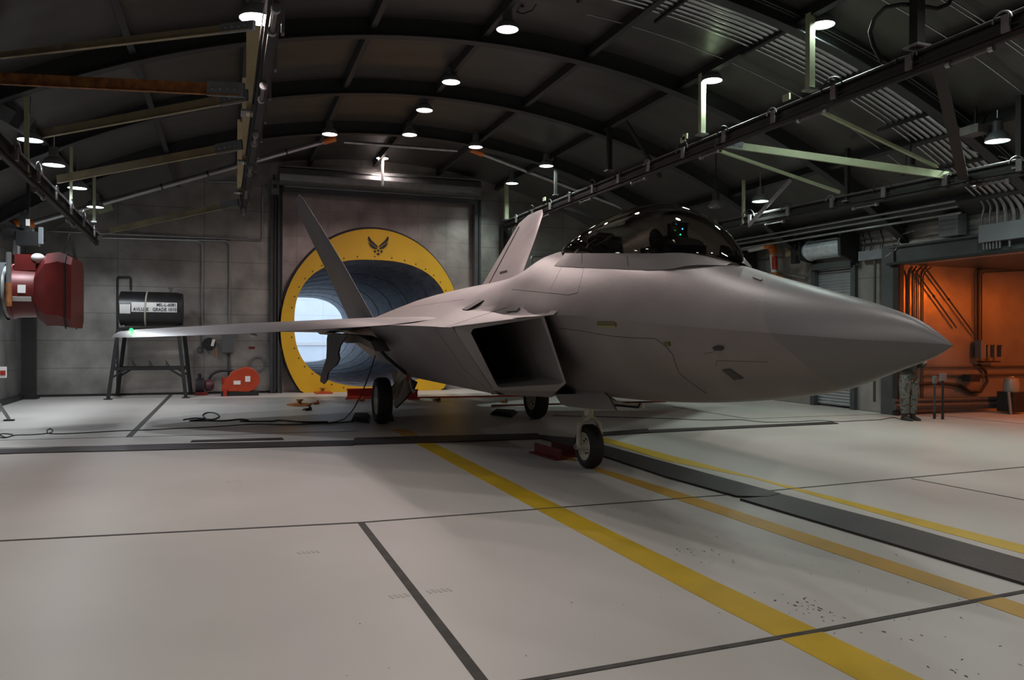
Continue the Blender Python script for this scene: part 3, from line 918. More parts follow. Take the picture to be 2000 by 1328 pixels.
panel_line([(1092, 641), (1130, 645), (1160, 651), (1200, 657), (1240, 660), (1280, 661), (1300, 676), (1314, 692), (1320, 713), (1326, 728), (1345, 744), (1362, 756), (1380, 768)], .0035)
panel_line([(1000, 565), (1050, 570), (1110, 576), (1128, 572)], .003)
panel_line([(1128, 572), (1140, 525)], .002); panel_line([(1075, 565), (1100, 515)], .002)
panel_line([(1500, 707), (1400, 704), (1398, 716)], .002)
panel_line([(1503, 532), (1545, 536)], .003, 'jet_edge', 'tape_strip')
panel_line([(1375, 690), (1392, 688), (1405, 677)], .002)
panel_line([(1137, 489), (1136, 514)], .004, bv=BVS, par=SKIRT)
panel_line([(1224, 493), (1227, 519)], .004, bv=BVS, par=SKIRT)
panel_line([(850, 640), (905, 720), (965, 772)], .003)
panel_line([(800, 600), (870, 590), (905, 585)], .0025); panel_line([(870, 639), (990, 600)], .0025)
for px, py, m_ in ((1333, 447, 'blue_led'), (1329, 458, 'teal_led')):
    MB().sphere(at(px, py, X=XJ), .007, 6).build('cockpit_light', m_, jet)
patch([(1167, 628), (1199, 628), (1205, 634), (1168, 633)], 'tape', 'tape_patch')
patch([(1168, 634), (1204, 635), (1203, 639), (1170, 638)], 'tape2', 'tape_patch')
patch([(1297, 668), (1308, 667), (1310, 675), (1299, 675)], 'tape', 'tape_patch')
patch([(1412, 722), (1426, 720), (1452, 738), (1435, 741)], 'jet_dark', 'access_patch')
patch([(903, 605), (938, 585), (946, 587), (912, 607)], 'jet_dark', 'vent')
patch([(990, 609), (1002, 602), (1016, 601), (1010, 608)], 'jet_edge', 'tape_patch')
patch([(1470, 395 + 148), (1474, 395 + 147), (1490, 547), (1486, 549)], 'jet_edge', 'tape_patch')
h = skin_hits([(1403, 680), (1412, 679)])
if h: MB().sphere(h[0], .035, 6, (1, 2, .6)).build('air_probe', 'line', FUS)
# painted highlight: paler strip along the lip edge
MB().tube([W(*AP), W(-1.5, 4.635, 1.89), W(*KK)], .006, 6).build('lip_edge_highlight', 'jet_edge', FUS)

# ------------------------------------------------ undercarriage
def wheel(c, r, w, par, name='wheel', rimr=.55):
    """axle along x"""
    c = Vector(c); hw = w / 2
    prof = [(r * rimr, -hw * .8), (r * .80, -hw), (r * .93, -hw * .86), (r, -hw * .5), (r, hw * .5), (r * .93, hw * .86), (r * .80, hw), (r * rimr, hw * .8)]
    wv = MB().lathe(c, prof, (1, 0, 0), 40, cap=False)
    for g in (-.25, 0, .25):
        wv.lathe(c, [(r * 1.002, hw * (g - .03)), (r * 1.004, hw * g), (r * 1.002, hw * (g + .03))], (1, 0, 0), 40, cap=False)
    t_ = wv.build(name, 'tire', par, smooth=35)
    rm = MB().lathe(c, [(r * rimr, -hw * .8), (r * rimr * .92, -hw * .84), (r * rimr * .82, -hw * .45), (r * .2, -hw * .3), (r * .17, -hw * .8), (.001, -hw * .84)], (1, 0, 0), 32, cap=False)
    rm.lathe(c, [(r * rimr, hw * .8), (r * rimr * .9, hw * .8), (r * .2, hw * .4), (.001, hw * .4)], (1, 0, 0), 32, cap=False)
    ri = rm.build('rim', 'cream', t_, smooth=35)
    hb = MB()
    for i in range(9):
        a = 2 * PI * i / 9
        hb.cyl(c + Vector((-hw * .46, math.cos(a) * r * .33, math.sin(a) * r * .33)), c + Vector((-hw * .3, math.cos(a) * r * .33, math.sin(a) * r * .33)), r * .045, n=8)
    hb.build('rim_holes', 'dark', ri, smooth=0)
    return t_


# nose gear
ng = W(0, 5.50, 0)
nc = Vector((ng.x + .0, ng.y, .285))
st_ = MB()
st_.cyl(nc + Vector((0, .03, .56)), nc + Vector((0, .06, 1.1)), .055, n=16)
st_.cyl(nc + Vector((0, .02, .37)), nc + Vector((0, .03, .60)), .06, n=16)
st_.tube(arc(nc + Vector((.15, -.02, .14)), nc + Vector((.16, .02, .38)), nc + Vector((0, .03, .38))) [:], .032, 10)
st_.tube([nc + Vector((-.10, -.12, .42)), nc + Vector((-.10, -.20, .52)), nc + Vector((-.08, -.06, .66))], .02, 8)
st_.tube([nc + Vector((-.15, 0, -.0)), nc + Vector((-.155, -.01, .17)), nc + Vector((-.145, 0, .26)), nc + Vector((-.09, .02, .345)), nc + Vector((0, .03, .38))], [.036, .032, .034, .042, .05], 10)
st_.cyl(nc + Vector((-.19, 0, 0)), nc + Vector((.10, 0, 0)), .04, n=14)
st_.cyl(nc + Vector((-.20, .02, .55)), nc + Vector((.18, .02, .55)), .028, n=10)
st_.box(nc + Vector((-.13, -.04, .62)), (.07, .10, .20)); st_.box(nc + Vector((.14, -.04, .60)), (.06, .08, .12))
st_.cyl(nc + Vector((-.05, .3, 1.0)), nc + Vector((0, .04, .62)), .03, n=10)
leg = st_.build('nose_gear_leg', 'cream', jet, smooth=40)
wheel(nc, .285, .20, leg, rimr=.64)
MB().cyl(nc + Vector((-.21, 0, 0)), nc + Vector((-.185, 0, 0)), .03, n=12).build('axle_cap', 'galv', leg)


def plate(pts_px, X, th, name, m, par):
    P = [at(px, py, X=X) for px, py in pts_px]
    return MB().prism(P, (th, 0, 0)).build(name, m, par, smooth=0)


plate([(1084, 750), (1179, 760), (1181, 768), (1190, 778), (1203, 802), (1160, 799), (1110, 794), (1096, 790), (1085, 772), (1080, 755)], XJ - .30, .025, 'nose_gear_door', 'jet_plain', jet)
dr = plate([(1180, 768), (1200, 782), (1225, 789), (1255, 787), (1255, 797), (1245, 797), (1192, 793)], XJ + .25, .03, 'nose_gear_door', 'cream', jet)
MB().tube([at(1193, 791, X=XJ + .235), at(1246, 796, X=XJ + .235), at(1250, 788, X=XJ + .235)], .012, 6).build('door_seal', 'dark', dr)

# main gear
for sg in (-1, 1):
    wc = W(sg * 1.62, 11.55, .455)
    mb = MB()
    mb.tube([wc + Vector((-sg * .12, 0, 0)), wc + Vector((-sg * .28, .05, .15)), wc + Vector((-sg * .38, -.1, .55)), wc + Vector((-sg * .42, -.1, 1.0)), wc + Vector((-sg * .30, 0, 1.4))], [.07, .08, .085, .10, .11], 12)
    mb.cyl(wc + Vector((-sg * .15, .05, .15)), wc + Vector((-sg * .75, -.55, .95)), .05, n=10)
    mb.cyl(wc + Vector((-sg * .5, -.6, .2)), wc + Vector((-sg * .42, -.1, .8)), .035, n=10)
    mb.cyl(wc, wc + Vector((-sg * .3, .05, .1)), .06, n=12)
    lg = mb.build('main_gear_leg', 'cream', jet, smooth=40)
    wheel(wc, .455, .29, lg, rimr=.60)
# hanging bay doors on the camera side (left in view)
od = plate([(640, 652), (655, 651), (677, 655), (668, 668), (663, 676), (660, 690), (662, 700), (657, 712), (645, 722), (640, 728), (638, 742), (632, 750), (625, 745), (626, 735), (633, 712), (637, 700), (638, 680), (638, 662)], XJ - 2.55, .03, 'main_gear_door', 'jet_dark', jet)
MB().tube([at(664, 655, X=XJ - 2.5), at(662, 675, X=XJ - 2.5), at(656, 692, X=XJ - 2.5)], .012, 6).build('door_rod', 'dark', od)
mb = MB()
mb.prism([at(px, py, X=XJ - 2.2) for px, py in [(618, 648), (660, 652), (700, 655), (724, 668), (733, 686), (722, 680), (700, 668), (688, 669), (676, 670), (664, 664), (640, 654), (625, 653)]], (.25, 0, 0))
mb.build('wheel_bay_edge', 'jet_plain', jet, smooth=0)
mb = MB()
mb.prism([at(px, py, X=XJ - 1.15) for px, py in [(764, 722), (780, 726), (795, 738), (812, 746), (806, 760), (790, 780), (772, 797), (768, 790), (775, 765), (768, 745)]], (.04, 0, 0))
mb.build('main_gear_door', 'frame', jet, smooth=0)['label'] = 'scuffed grey-green inner door'
MB().box(W(-1.25, 10.9, 1.15), (.05, .06, .55)).build('gear_lock_flag', 'red2', jet, smooth=0)['label'] = 'red safety lock'
MB().tube([W(-1.5, 9.85, 1.05), W(-1.85, 9.87, 1.35), W(-2.15, 9.9, 1.7)], .03, 6).build('wheel_bay_seal', 'dark', jet)
# ================================================================== lamps
def make_lamp(loc, lens, label, group, drop=.25):
    x, y, z = loc
    t = thing('high_bay_lamp', loc, label, 'ceiling lamp', group)
    mb = MB().lathe(loc, [(.19, -.01), (.185, .03), (.15, .10), (.09, .15), (.085, .152), (.145, .098), (.178, .03), (.183, -.01)], n=28, cap=False)
    mb.build('lamp_shade', 'grey_box', t, smooth=40)
    MB().lathe(loc, [(.001, -.012), (.12, -.010), (.178, .0), (.178, .012), (.001, .012)], n=28, cap=False).build('lens', lens, t, smooth=40)
    ld = D.lights.new('lamp_light', 'AREA'); ld.shape = 'DISK'; ld.size = .34; ld.spread = math.radians(LAMP_SPREAD if lens != 'lens_blue' else 146)
    ld.color = LAMP_OF[lens][0]; ld.energy = LAMP_OF[lens][1] * .36
    lo = D.objects.new('lamp_light', ld); C.objects.link(lo); lo.parent = t; lo.location = (0, 0, -.014)
    MB().cyl((x, y, z + .14), (x, y, min(z + .32, roof_z(x) - .04)), .085, n=16).build('ballast', 'dark_box', t)
    top = roof_z(x) - .02
    MB().cyl((x, y, z + .2), (x, y, top - .01), .014, n=8).build('stem', 'galv', t)
    return t


def lampxyz(px, py, x):
    p = at(px, py, X=x); return (p.x, p.y, p.z)


G1, G2, G3 = 'lamps along the middle of the roof', 'lamps over the right side', 'lamps by the left wall'
for (px, py, lb) in ((991, 57, 'warm white lamp high in the middle of the roof, nearest and largest of its row'),
                     (881, 160, 'warm white ceiling lamp, second nearest in the middle row'),
                     (829, 215, 'warm white ceiling lamp, third in the middle row, above the tunnel collar'),
                     (800, 263, 'warm white ceiling lamp, fourth in the middle row, beside the crossing pipe'),
                     (747, 309, 'warm lamp right over the roller hood with a rod hanging below it')):
    XLm = {991: 4.35, 881: 4.25, 829: 4.10, 800: 4.28, 747: 4.35}[px]
    L = make_lamp(lampxyz(px, py, XLm), 'lens_warm', lb, G1)
MB().cyl(at(747, 314, X=4.35), at(747, 362, X=4.3), .045, n=10).build('hanging_rod', 'white', L, smooth=40)
make_lamp(lampxyz(644, 262, 2.28), 'lens_warm', 'warm lamp above the left orange pipe coupling', G1)
make_lamp(lampxyz(929, 287, 6.1), 'lens_warm', 'warm lamp above the right orange pipe coupling', G1)
make_lamp(lampxyz(502, 36, .26), 'lens_warm', 'lamp half hidden by the upper end of the near left overhead track', G1)
for (px, py, x, lb) in ((1606, 48, 8.55, 'greenish white lamp near the top right on the larger pale green post'),
                        (1391, 157, 8.45, 'greenish white lamp beside the second pale green post'),
                        (1067, 324, 8.0, 'greenish lamp above the right tail fin beside a thin hanger'),
                        (1000, 358, 8.0, 'greenish lamp by the back wall right of the tunnel hood'),
                        (1948, 275, 11.9, 'greenish lamp at the right edge above the orange lit bay'),
                        (1485, 393, 11.5, 'small greenish lamp just right above the canopy')):
    make_lamp(lampxyz(px, py, x), 'lens_green', lb, G2)
for (px, py, lb) in ((59, 273, 'blue-white lamp at the far left, the highest of the left row'), (105, 322, 'blue-white lamp, second of the left row'),
                     (151, 367, 'blue-white lamp, third of the left row'), (186, 404, 'blue-white lamp, lowest of the left row, near the back wall')):
    make_lamp(lampxyz(px, py, -3.05), 'lens_blue', lb, G3)
# the rows carry on over the near half of the hall
for (x, y, z) in ((4.35, 8.9, 6.9), (4.35, 5.3, 6.9), (4.35, 1.2, 6.9), (.2, 4.6, 6.35), (.2, .6, 6.35),
                  (8.5, 6.2, 6.35), (8.5, 2.6, 6.35), (-3.05, 6.6, 4.9), (-3.05, 2.4, 4.9), (11.5, 4.8, 4.9), (11.5, .8, 4.9)):
    make_lamp((x, y, z), 'lens_near', 'ceiling lamp in the near half of the hall, over the open floor', 'lamps over the near floor')

# ================================================================== overhead tracks
def rail_y(py, z=5.05, x=.38):
    return ((z - 1.7) / ((664 - py) / F_PX) - .336 * x) / .942


def track(A, B, label, s=1.0, step=1.35, sd=-1):
    """A, B: far and near ends of the beam centre line"""
    A, B = Vector(A), Vector(B)
    if A.y > B.y: A, B = B, A
    t = thing('overhead_track', tuple(A), label, 'overhead track')
    L = (B - A).length; d = (B - A) / L
    def q(y, dx=0.0, dz=0.0): return A + d * y + Vector((dx, 0, dz))
    MB().ibeam(A, B, .12 * s, .18 * s, .008).build('beam', 'dark', t, smooth=0)
    MB().bar(q(0, 0, -.14 * s), q(L, 0, -.14 * s), .07 * s, .045 * s).bar(q(0, -.075 * s, -.03), q(L, -.075 * s, -.03), .012, .012).build('lower_channel', 'dark', t, smooth=0)
    MB().tube([q(0, -.05 * s, .11 * s), q(L, -.05 * s, .11 * s)], .011, 6).tube([q(0, .05 * s, .12 * s), q(L, .05 * s, .12 * s)], .013, 6).build('conduit', 'clip', t)
    y = .5; i = 0
    while y < L - .9:
        MB().box(q(y, sd * .085 * s), (.035, .10, .20 * s)).build('clamp', 'clip', t, smooth=0)
        Lr = .55
        if i % 2 == 0:
            MB().cyl(q(y + .25, -.02, -.20 * s), q(y + .25 + Lr, -.02, -.20 * s), .018 * s, n=8).build('cross_rod', 'clip', t)
            for yy in (y + .20, y + .23 + Lr): MB().cyl(q(yy, -.02, -.20 * s), q(yy + .06, -.02, -.20 * s), .036 * s, n=10).build('rod_end', 'galv', t)
        r = .10 + .04 * (i % 3)
        MB().tube([q(y + .05 + r * 1.2 * math.cos(PI * k / 10), sd * .08, .05 + r * math.sin(PI * k / 10)) for k in range(11)], .012, 6).build('cable_loop', 'cable' if i % 3 and A.x > -1 else 'galv', t)
        y += step; i += 1
    return t


TR = 5.03
track(at(985, 440, X=8.32), at(2060, 14, X=8.32), 'long dark overhead track running from top right down to the right tail fin', 1.0)
track(at(475, 402, Y=rail_y(402)) , at(527, 0, Y=rail_y(0, 5.1)) + Vector((.06, -1.2, 0)), 'overhead track seen end-on, hanging almost vertically left of the tunnel', 1.3, 1.2, 1)
track(at(1260, 470, X=11.6), at(2060, 311, X=11.6), 'overhead track above the roller doors on the right', .95)
track(at(190, 466, X=-2.93), at(-60, 222, X=-2.93), 'overhead track slanting down in the upper left corner by the red duct', .95, 1.35, 1)

# pale green and dark posts from the roof to the tracks
def post(px0, py0, px1, py1, x, w, m, label, name='hanger_post'):
    a = at(px1, py1, X=x) if x != .38 else at(px1, py1, Y=rail_y(py1))
    x = a.x; y = a.y
    top = roof_z(x) - .15
    t = thing(name, (x, y, a.z), label, 'hanger post')
    MB().box((x, y, (a.z + top) / 2), (w, w, top - a.z)).build('post', m, t, smooth=0)
    MB().box((x, y, a.z + .02), (w * 1.8, w * 1.8, .03)).build('foot_plate', 'galv', t, smooth=0)
    return t


GP = 'hanger posts of the right inner track'
post(1582, 60, 1582, 178, 8.32, .10, 'green_steel', 'pale green post holding the right track under the nearest green lamp')
post(1371, 160, 1371, 265, 8.32, .10, 'green_steel', 'pale green post holding the right track, second from the camera')
post(1085, 300, 1085, 382, 8.32, .07, 'dark', 'thin grey post holding the right track above the tail fin')
post(989, 360, 989, 430, 8.32, .12, 'green_steel', 'pale post by the back wall at the far end of the right track')
post(1791, 0, 1791, 95, 8.32, .13, 'dark', 'broad dark post in the top right corner with a cable looping past it')
post(1190, 250, 1190, 335, 8.32, .10, 'dark', 'dark post holding the middle of the right track')
post(1452, 400, 1452, 440, 11.6, .06, 'green_steel', 'short yellowish post over the right outer track beside the smallest lamp')
post(1992, 220, 1992, 330, 11.6, .09, 'dark', 'dark post at the right image edge over the outer track')
post(1655, 330, 1655, 395, 11.6, .08, 'dark', 'short dark post in the middle of the right outer track')
post(497, 60, 494, 225, .38, .19, 'lit_post', 'cream lit post of the near left track, topmost of three')
post(482, 225, 483, 320, .38, .19, 'lit_post', 'cream lit post of the near left track, middle of three')
post(472, 330, 471, 378, .38, .17, 'lit_post', 'cream lit post of the near left track, lowest of three')
post(60, 290, 52, 345, -2.93, .06, 'green_steel', 'pale green post under the highest left lamp')
post(140, 370, 139, 405, -2.93, .05, 'green_steel', 'pale post under the third left lamp')
post(184, 410, 184, 435, -2.93, .06, 'green_steel', 'short pale post under the lowest left lamp')


def brace(p, X1, q, X2, w, h, m, label, plate_=True, name='cross_brace'):
    a = at(*p, X=X1) if X1 != .38 else at(*p, Y=rail_y(p[1]))
    b = at(*q, X=X2) if X2 else a + Vector((-.55, 0, -.04))
    t = thing(name, tuple(a), label, 'brace')
    MB().bar(a, b, w, h).bar(a + Vector((0, 0, -h / 2)), b + Vector((0, 0, -h / 2)), w * 1.9, .012).build('channel', m, t, smooth=0)
    if plate_:
        d = (b - a).normalized()
        MB().bar(a - d * .05, a + d * .45, w * 1.3, h * 1.25).build('gusset', 'dark_box' if m == 'dark' else 'grey_box', t, smooth=0)
        bl = MB()
        for k in range(4): bl.sphere(a + d * (.08 + .1 * k) + Vector((0, -w * .8, 0)), .018, 4)
        bl.build('bolts', 'galv', t, smooth=0)
    return t


brace((1402, 279), 8.32, (1855, 343), 11.6, .03, .12, 'green_steel', 'pale green brace from the right inner track, brightest and widest')
brace((1385, 287), 8.32, (1640, 375), 11.0, .03, .05, 'green_steel', 'thin green brace below the bright green one', False)
brace((1600, 215), 8.32, (1830, 325), 11.6, .03, .05, 'green_steel', 'thin pale brace under the conduit bundle', False)
brace((1075, 396), 8.32, (1180, 432), 9.8, .05, .09, 'dark', 'grey brace behind the canopy, left end at the track', False)
brace((1215, 225), 8.32, (1290, 345), 9.4, .06, .06, 'dark', 'dark diagonal strut above the canopy', False)
brace((1830, 110), 8.45, (1882, 345), 11.5, .08, .10, 'dark', 'broad dark strut crossing in front of the conduit bundle', False)
brace((1545, 350), 11.6, (1462, 440), 11.3, .03, .08, 'galv', 'bright strut slanting under the smallest lamp', False)
brace((470, 176), .38, (0, 153), -2.93, .03, .15, 'rust_steel', 'rusty orange brace at upper left')
brace((478, 187), .38, (78, 262), -2.93, .03, .13, 'tan_steel', 'tan brace below the rusty one, long and slanting')
brace((490, 50), .38, (0, 108), -2.93, .03, .08, 'tan_steel', 'tan brace nearest the top left corner')
brace((468, 283), .38, (112, 350), -2.93, .03, .14, 'tan_steel', 'tan brace above the long white pipe')
brace((462, 396), .38, (215, 450), -2.93, .03, .14, 'tan_steel', 'lowest tan brace throwing a shadow on the back wall')
brace((462, 349), .38, (430, 353), .0, .03, .13, 'grey_box', 'short grey bracket on the near left track', False)
t = thing('gusset_beam', tuple(at(148, 410, Y=22.8)), 'yellow green gusset beam behind the lowest left lamp', 'brace')
MB().bar(at(148, 411, Y=22.8), at(190, 410, Y=22.8), .03, .20).bar(at(190, 410, Y=22.79), at(219, 402, Y=22.79), .03, .22).build('plate', 'green_steel', t, smooth=0)

# ================================================================== pipes
def pipe(pts, r, m, name, label, cat='pipe', group=None, rad=.15, n=10):
    t = MB().tube(bent(pts, rad) if len(pts) > 2 else pts, r, n).build(name, m)
    return tag(t, label, cat, group)


YP = 22.0
t = thing('fire_pipe', (.5, YP, 6.0), 'long pale fire pipe slanting up over the back wall to an orange coupling, left half', 'pipe')
a, b = at(58, 437, Y=YP), at(655, 270, Y=YP)
MB().cyl(a, b, .07, n=14).build('pipe', 'galv', t)
MB().cyl(a.lerp(b, .955), b, .09, n=14).build('coupling', 'orange_coup', t)
MB().cyl(a.lerp(b, .68), a.lerp(b, .69), .09, n=14).build('coupling', 'orange_coup', t)
MB().cyl(a.lerp(b, .40), a.lerp(b, .405), .085, n=14).cyl(a.lerp(b, .55), a.lerp(b, .555), .085, n=14).cyl(a.lerp(b, .82), a.lerp(b, .825), .085, n=14).build('pipe_clamps', 'dark', t)
for q in (a, at(33, 437, Y=YP - .1)):
    MB().cyl(q - Vector((.11, 0, 0)), q + Vector((.11, 0, 0)), .10, n=12).build('coupling', 'orange_coup', t)
MB().tube([at(33, 437, Y=YP - .1), a], .07, 10).build('pipe', 'galv', t)
pipe([at(33, 442, Y=YP - .1), at(32, 498, Y=YP - .1)], .085, 'galv', 'riser_pipe', 'upright mottled pipe at the far left dropping towards the red duct')
t = thing('fire_pipe', (4.3, YP, 6.9), 'level pale pipe between the two orange couplings above the roller hood', 'pipe')
MB().cyl(at(672, 277, Y=YP), at(893, 294, Y=YP), .05, n=12).build('pipe', 'galv', t)
t = thing('fire_pipe', (8, YP, 6.5), 'pale fire pipe sloping down to the right from an orange coupling', 'pipe')
a, b = at(915, 290, Y=YP), at(1215, 405, Y=YP)
MB().cyl(a, b, .065, n=12).build('pipe', 'galv', t); MB().cyl(a, a.lerp(b, .09), .085, n=12).build('coupling', 'orange_coup', t)
MB().cyl(a.lerp(b, .53), a.lerp(b, .545), .08, n=12).build('coupling', 'orange_coup', t)
XW = 13.85
t = thing('striped_pipe', tuple(at(1513, 540, X=XW)), 'orange elbow and red-and-white striped drop pipe on the right wall', 'pipe')
a = at(1507, 478, X=XW)
MB().tube(bent([at(1445, 492, X=XW), a, at(1513, 550, X=XW)], .2), .075, 12).build('pipe', 'white', t)
MB().tube(bent([at(1497, 480, X=XW), a + Vector((0, 0, .0)), at(1511, 497, X=XW)], .16), .10, 12).build('elbow', 'orange_coup', t)
MB().cyl(at(1512.5, 501, X=XW), at(1513.5, 526, X=XW), .079, n=12).build('red_band', 'red2', t)
MB().tube(bent([at(1514, 532, X=XW), at(1514, 542, X=XW), at(1525, 545, X=XW)], .1), .10, 12).build('elbow', 'amber', t)

# conduit bundle crossing the roof at right and dropping to the wall trough
t = thing('conduit_bundle', (10, 10.9, 6), 'ribbed bundle of steel conduits crossing the roof at right down to the trough', 'conduit')
for i in range(8):
    y = 10.38 + i * .13; r = (.045, .045, .045, .038, .038, .030, .022, .022)[i]
    pts = [(x, y, z - .0) for x, z in roof_x_points(16.86, 3.2, 13.2, 26)]
    x1 = 13.9
    yy = 10.30 + i * .17
    pts = pts[:-1] + bent([pts[-1], (13.75, y, 4.30), (x1, yy, 4.12), (x1, yy, 3.90)], .22)[0:]
    MB().tube(pts, r, 7).build('conduit', 'galv', t)
for x in (5.2, 6.6, 8.3, 9.9, 11.3, 12.6):
    z = roof_z(x, 16.80); d = Vector((roof_z(x) - RZ, 0, -(x - XC))).normalized()
    MB().bar((x, 10.2, z), (x, 11.5, z), .05, .05).build('hanger_strut', 'dark', t, smooth=0)
t = thing('thin_conduit', (8, 11.8, 6.5), 'pair of thin conduits on the roof just beyond the bundle', 'conduit')
MB().tube([(x, 12.05, z) for x, z in roof_x_points(16.9, 5.6, 12.6, 20)], .012, 6).build('conduit', 'galv', t)
t = thing('thin_conduit', (9, 9.9, 6.2), 'pair of thin conduits on the near side of the roof bundle', 'conduit')
for dy in (0, .07): MB().tube([(x, 10.12 - dy, z) for x, z in roof_x_points(16.9, 5.4, 12.9, 20)], .011, 6).build('conduit', 'galv', t)
for (y, dy) in ((8.9, 0), (8.35, 1)):
    t = thing('thin_conduit', (10, y, 6.0), 'thin conduit lines on the roof in the top right corner, ' + ('the pair' if dy else 'the single one'), 'conduit')
    MB().tube([(x, y, z) for x, z in roof_x_points(16.9, 7.6, 13.6, 16)], .012, 6).build('conduit', 'galv', t)
    if dy: MB().tube([(x, y - .08, z) for x, z in roof_x_points(16.9, 7.6, 13.6, 16)], .012, 6).build('conduit', 'galv', t)
pipe([at(1873, 280, X=12.2), at(1900, 297, X=12.4), at(1960, 306, X=12.7), at(1985, 322, X=12.9)], .014, 'galv', 'thin_conduit', 'kinked thin conduit below the lamp at the right edge', 'conduit')
# long wall-top conduits
for i, (dz, lb) in enumerate(((0, 'lowest'), (.12, 'middle'), (.22, 'topmost'))):
    t = pipe([(13.36 - .07 * i, 11.5, 4.16 + dz), (13.36 - .07 * i, 24.2, 4.24 + dz)], .026, 'galv', 'wall_conduit', lb + ' of the three long conduits under the roof edge on the right wall', 'conduit', 'long conduits on the right wall')
pipe([(13.9, 13.1, 4.05), (13.95, 13.55, 4.0), (13.95, 13.62, 3.72), (13.9, 13.9, 3.55)], .018, 'galv', 'thin_conduit', 'single conduit bending down beside the dark rib foot over the bay', 'conduit', rad=.1)
# top right flexible cable loop
tag(MB().tube([at(1722, 120, X=8.3), at(1706, 90, X=8.3), at(1699, 62, X=8.25), at(1708, 35, X=8.2), at(1730, 14, X=8.2), at(1760, 9, X=8.2), at(1790, 10, X=8.4), at(1830, 17, X=8.9), at(1852, 8, X=9.3), at(1862, -6, X=9.6)], .028, 8)
    .build('hose_loop', 'cable', smooth=60), 'thick black cable looping up beside the broad dark post at top right', 'cable')
p = at(1020, 2, X=4.6)
t = thing('red_beacon', tuple(p), 'dark red beacon hanging at the top edge near the nearest middle lamp', 'beacon')
MB().lathe((p.x, p.y, p.z), [(.001, -.09), (.08, -.07), (.10, 0), (.09, .06), (.05, .09)], n=16).build('dome', 'red', t)
MB().cyl((p.x, p.y, p.z + .09), (p.x, p.y, roof_z(p.x) - .03), .03, n=8).build('stem', 'dark', t)
MB().tube([at(1005, 22, X=4.6), at(1022, 27, X=4.6), at(1040, 20, X=4.6), at(1047, 9, X=4.6)], .012, 6).build('cable', 'cable', t)

# ================================================================== back wall fittings
YW = 24.93
tag(MB().tube(bent([at(62, 450, Y=YW), at(512, 469, Y=YW), at(513, 375, Y=YW)], .06), .022, 6).build('wall_conduit', 'galv'), 'upper long thin conduit on the back wall ending in a right angle riser', 'conduit')
for (x1, x2, yb, lb) in ((385, 394, 678, 'conduit on the back wall turning down behind the wing beside the hose reel'), (440, 448, 655, 'conduit on the back wall dropping to the grey switch box')):
    tag(MB().tube(bent([at(200, 464, Y=YW), at(x2, 470, Y=YW), at(x2, yb, Y=YW)], .18), .026, 8).build('wall_conduit', 'galv'), lb, 'conduit')
tag(MB().tube(bent([at(229, 770, Y=YW), at(229, 541, Y=YW), at(255, 541, Y=YW), at(255, 566, Y=YW)], .05), .028, 8).build('vent_pipe', 'frame'), 'thin pipe rising from the floor behind the oil tank and hooking over it', 'pipe')
p = at(517, 366, Y=YW)
t = thing('junction_box', tuple(p), 'small junction box on the back wall with a flexible tail', 'junction box')
MB().box(p, (.13, .1, .15)).build('box', 'grey_box', t, smooth=0)
MB().tube([at(509, 352, Y=YW - .03), at(514, 360, Y=YW - .05), at(527, 378, Y=YW - .05)], .012, 6).build('cable', 'galv', t)
p = at(537, 366, Y=24.6)
t = thing('sensor_box', tuple(p), 'pink-grey sensor box with a dark window on the outer shutter guide', 'sensor box')
MB().box(p, (.23, .16, .42)).build('case', 'hood', t, smooth=0, bevel=.01); MB().box(p + Vector((0, -.085, .02)), (.13, .01, .12)).build('window', 'ink', t, smooth=0)
MB().cyl(p + Vector((-.03, 0, .2)), p + Vector((-.03, 0, .38)), .02, n=8).build('stem', 'dark', t)

# hose reel
p = at(409, 672, Y=24.72)
t = thing('hose_reel', tuple(p), 'round black hose reel on the back wall with a yellow tail', 'hose reel')
MB().cyl(p + Vector((0, -.12, 0)), p + Vector((0, .12, 0)), .19, n=28).build('drum', 'tank', t)
MB().box(p + Vector((.10, -.14, .04)), (.08, .03, .20), m=Matrix.Rotation(.25, 3, 'Y')).build('guard', 'white', t, smooth=0)
MB().box(p + Vector((0, .16, 0)), (.1, .1, .15)).build('bracket', 'dark', t, smooth=0)
MB().tube([at(420, 680, Y=24.6), at(423, 690, Y=24.6), at(424, 700, Y=24.6)], .014, 6).build('hose_end', 'amber', t)
p = at(391, 684, Y=YW)
tag(MB().sphere(p, .09, 8, (1, .6, 1)).tube([p, at(400, 689, Y=YW - .05), at(406, 684, Y=YW - .1)], .01, 6).build('cord_outlet', 'grey_box'), 'small round grey outlet on the wall left of the black hose reel', 'outlet')
p = at(445, 668, Y=24.85)
t = thing('switch_box', tuple(p), 'flat grey switch box on the back wall right of the hose reel', 'switch box')
MB().box(p, (.34, .2, .62)).build('case', 'dark_box', t, smooth=0, bevel=.01)
MB().box(p + Vector((.02, -.11, .26)), (.16, .01, .035)).build('label_plate', 'white', t, smooth=0)
MB().cyl(p + Vector((.19, -.03, .02)), p + Vector((.19, -.12, .02)), .02, n=8).box(p + Vector((.19, -.06, .06)), (.02, .03, .1)).build('lever', 'galv', t, smooth=0)
pipe([at(446, 690, Y=YW - .03), at(447, 745, Y=YW - .03)], .03, 'frame', 'conduit_drop', 'dark conduit from the switch box to the orange-red blower', 'conduit')
tag(MB().tube(arc(at(408, 745, Y=24.75), at(411, 722, Y=24.75), at(445, 724, Y=24.8)) + arc(at(447, 724, Y=24.8), at(462, 722, Y=24.75), at(468, 738, Y=24.6))[1:], .035, 8).build('flexible_conduit', 'cable'), 'black flexible conduit arching between the dark pump and the blower', 'conduit')
p = at(492, 679, Y=24.99)
tag(MB().box(p, (.17, .02, .07)).build('warning_sticker', 'red'), 'small red sticker on the back wall above the round outline', 'sticker')
p = at(503, 710, Y=YW + .02)
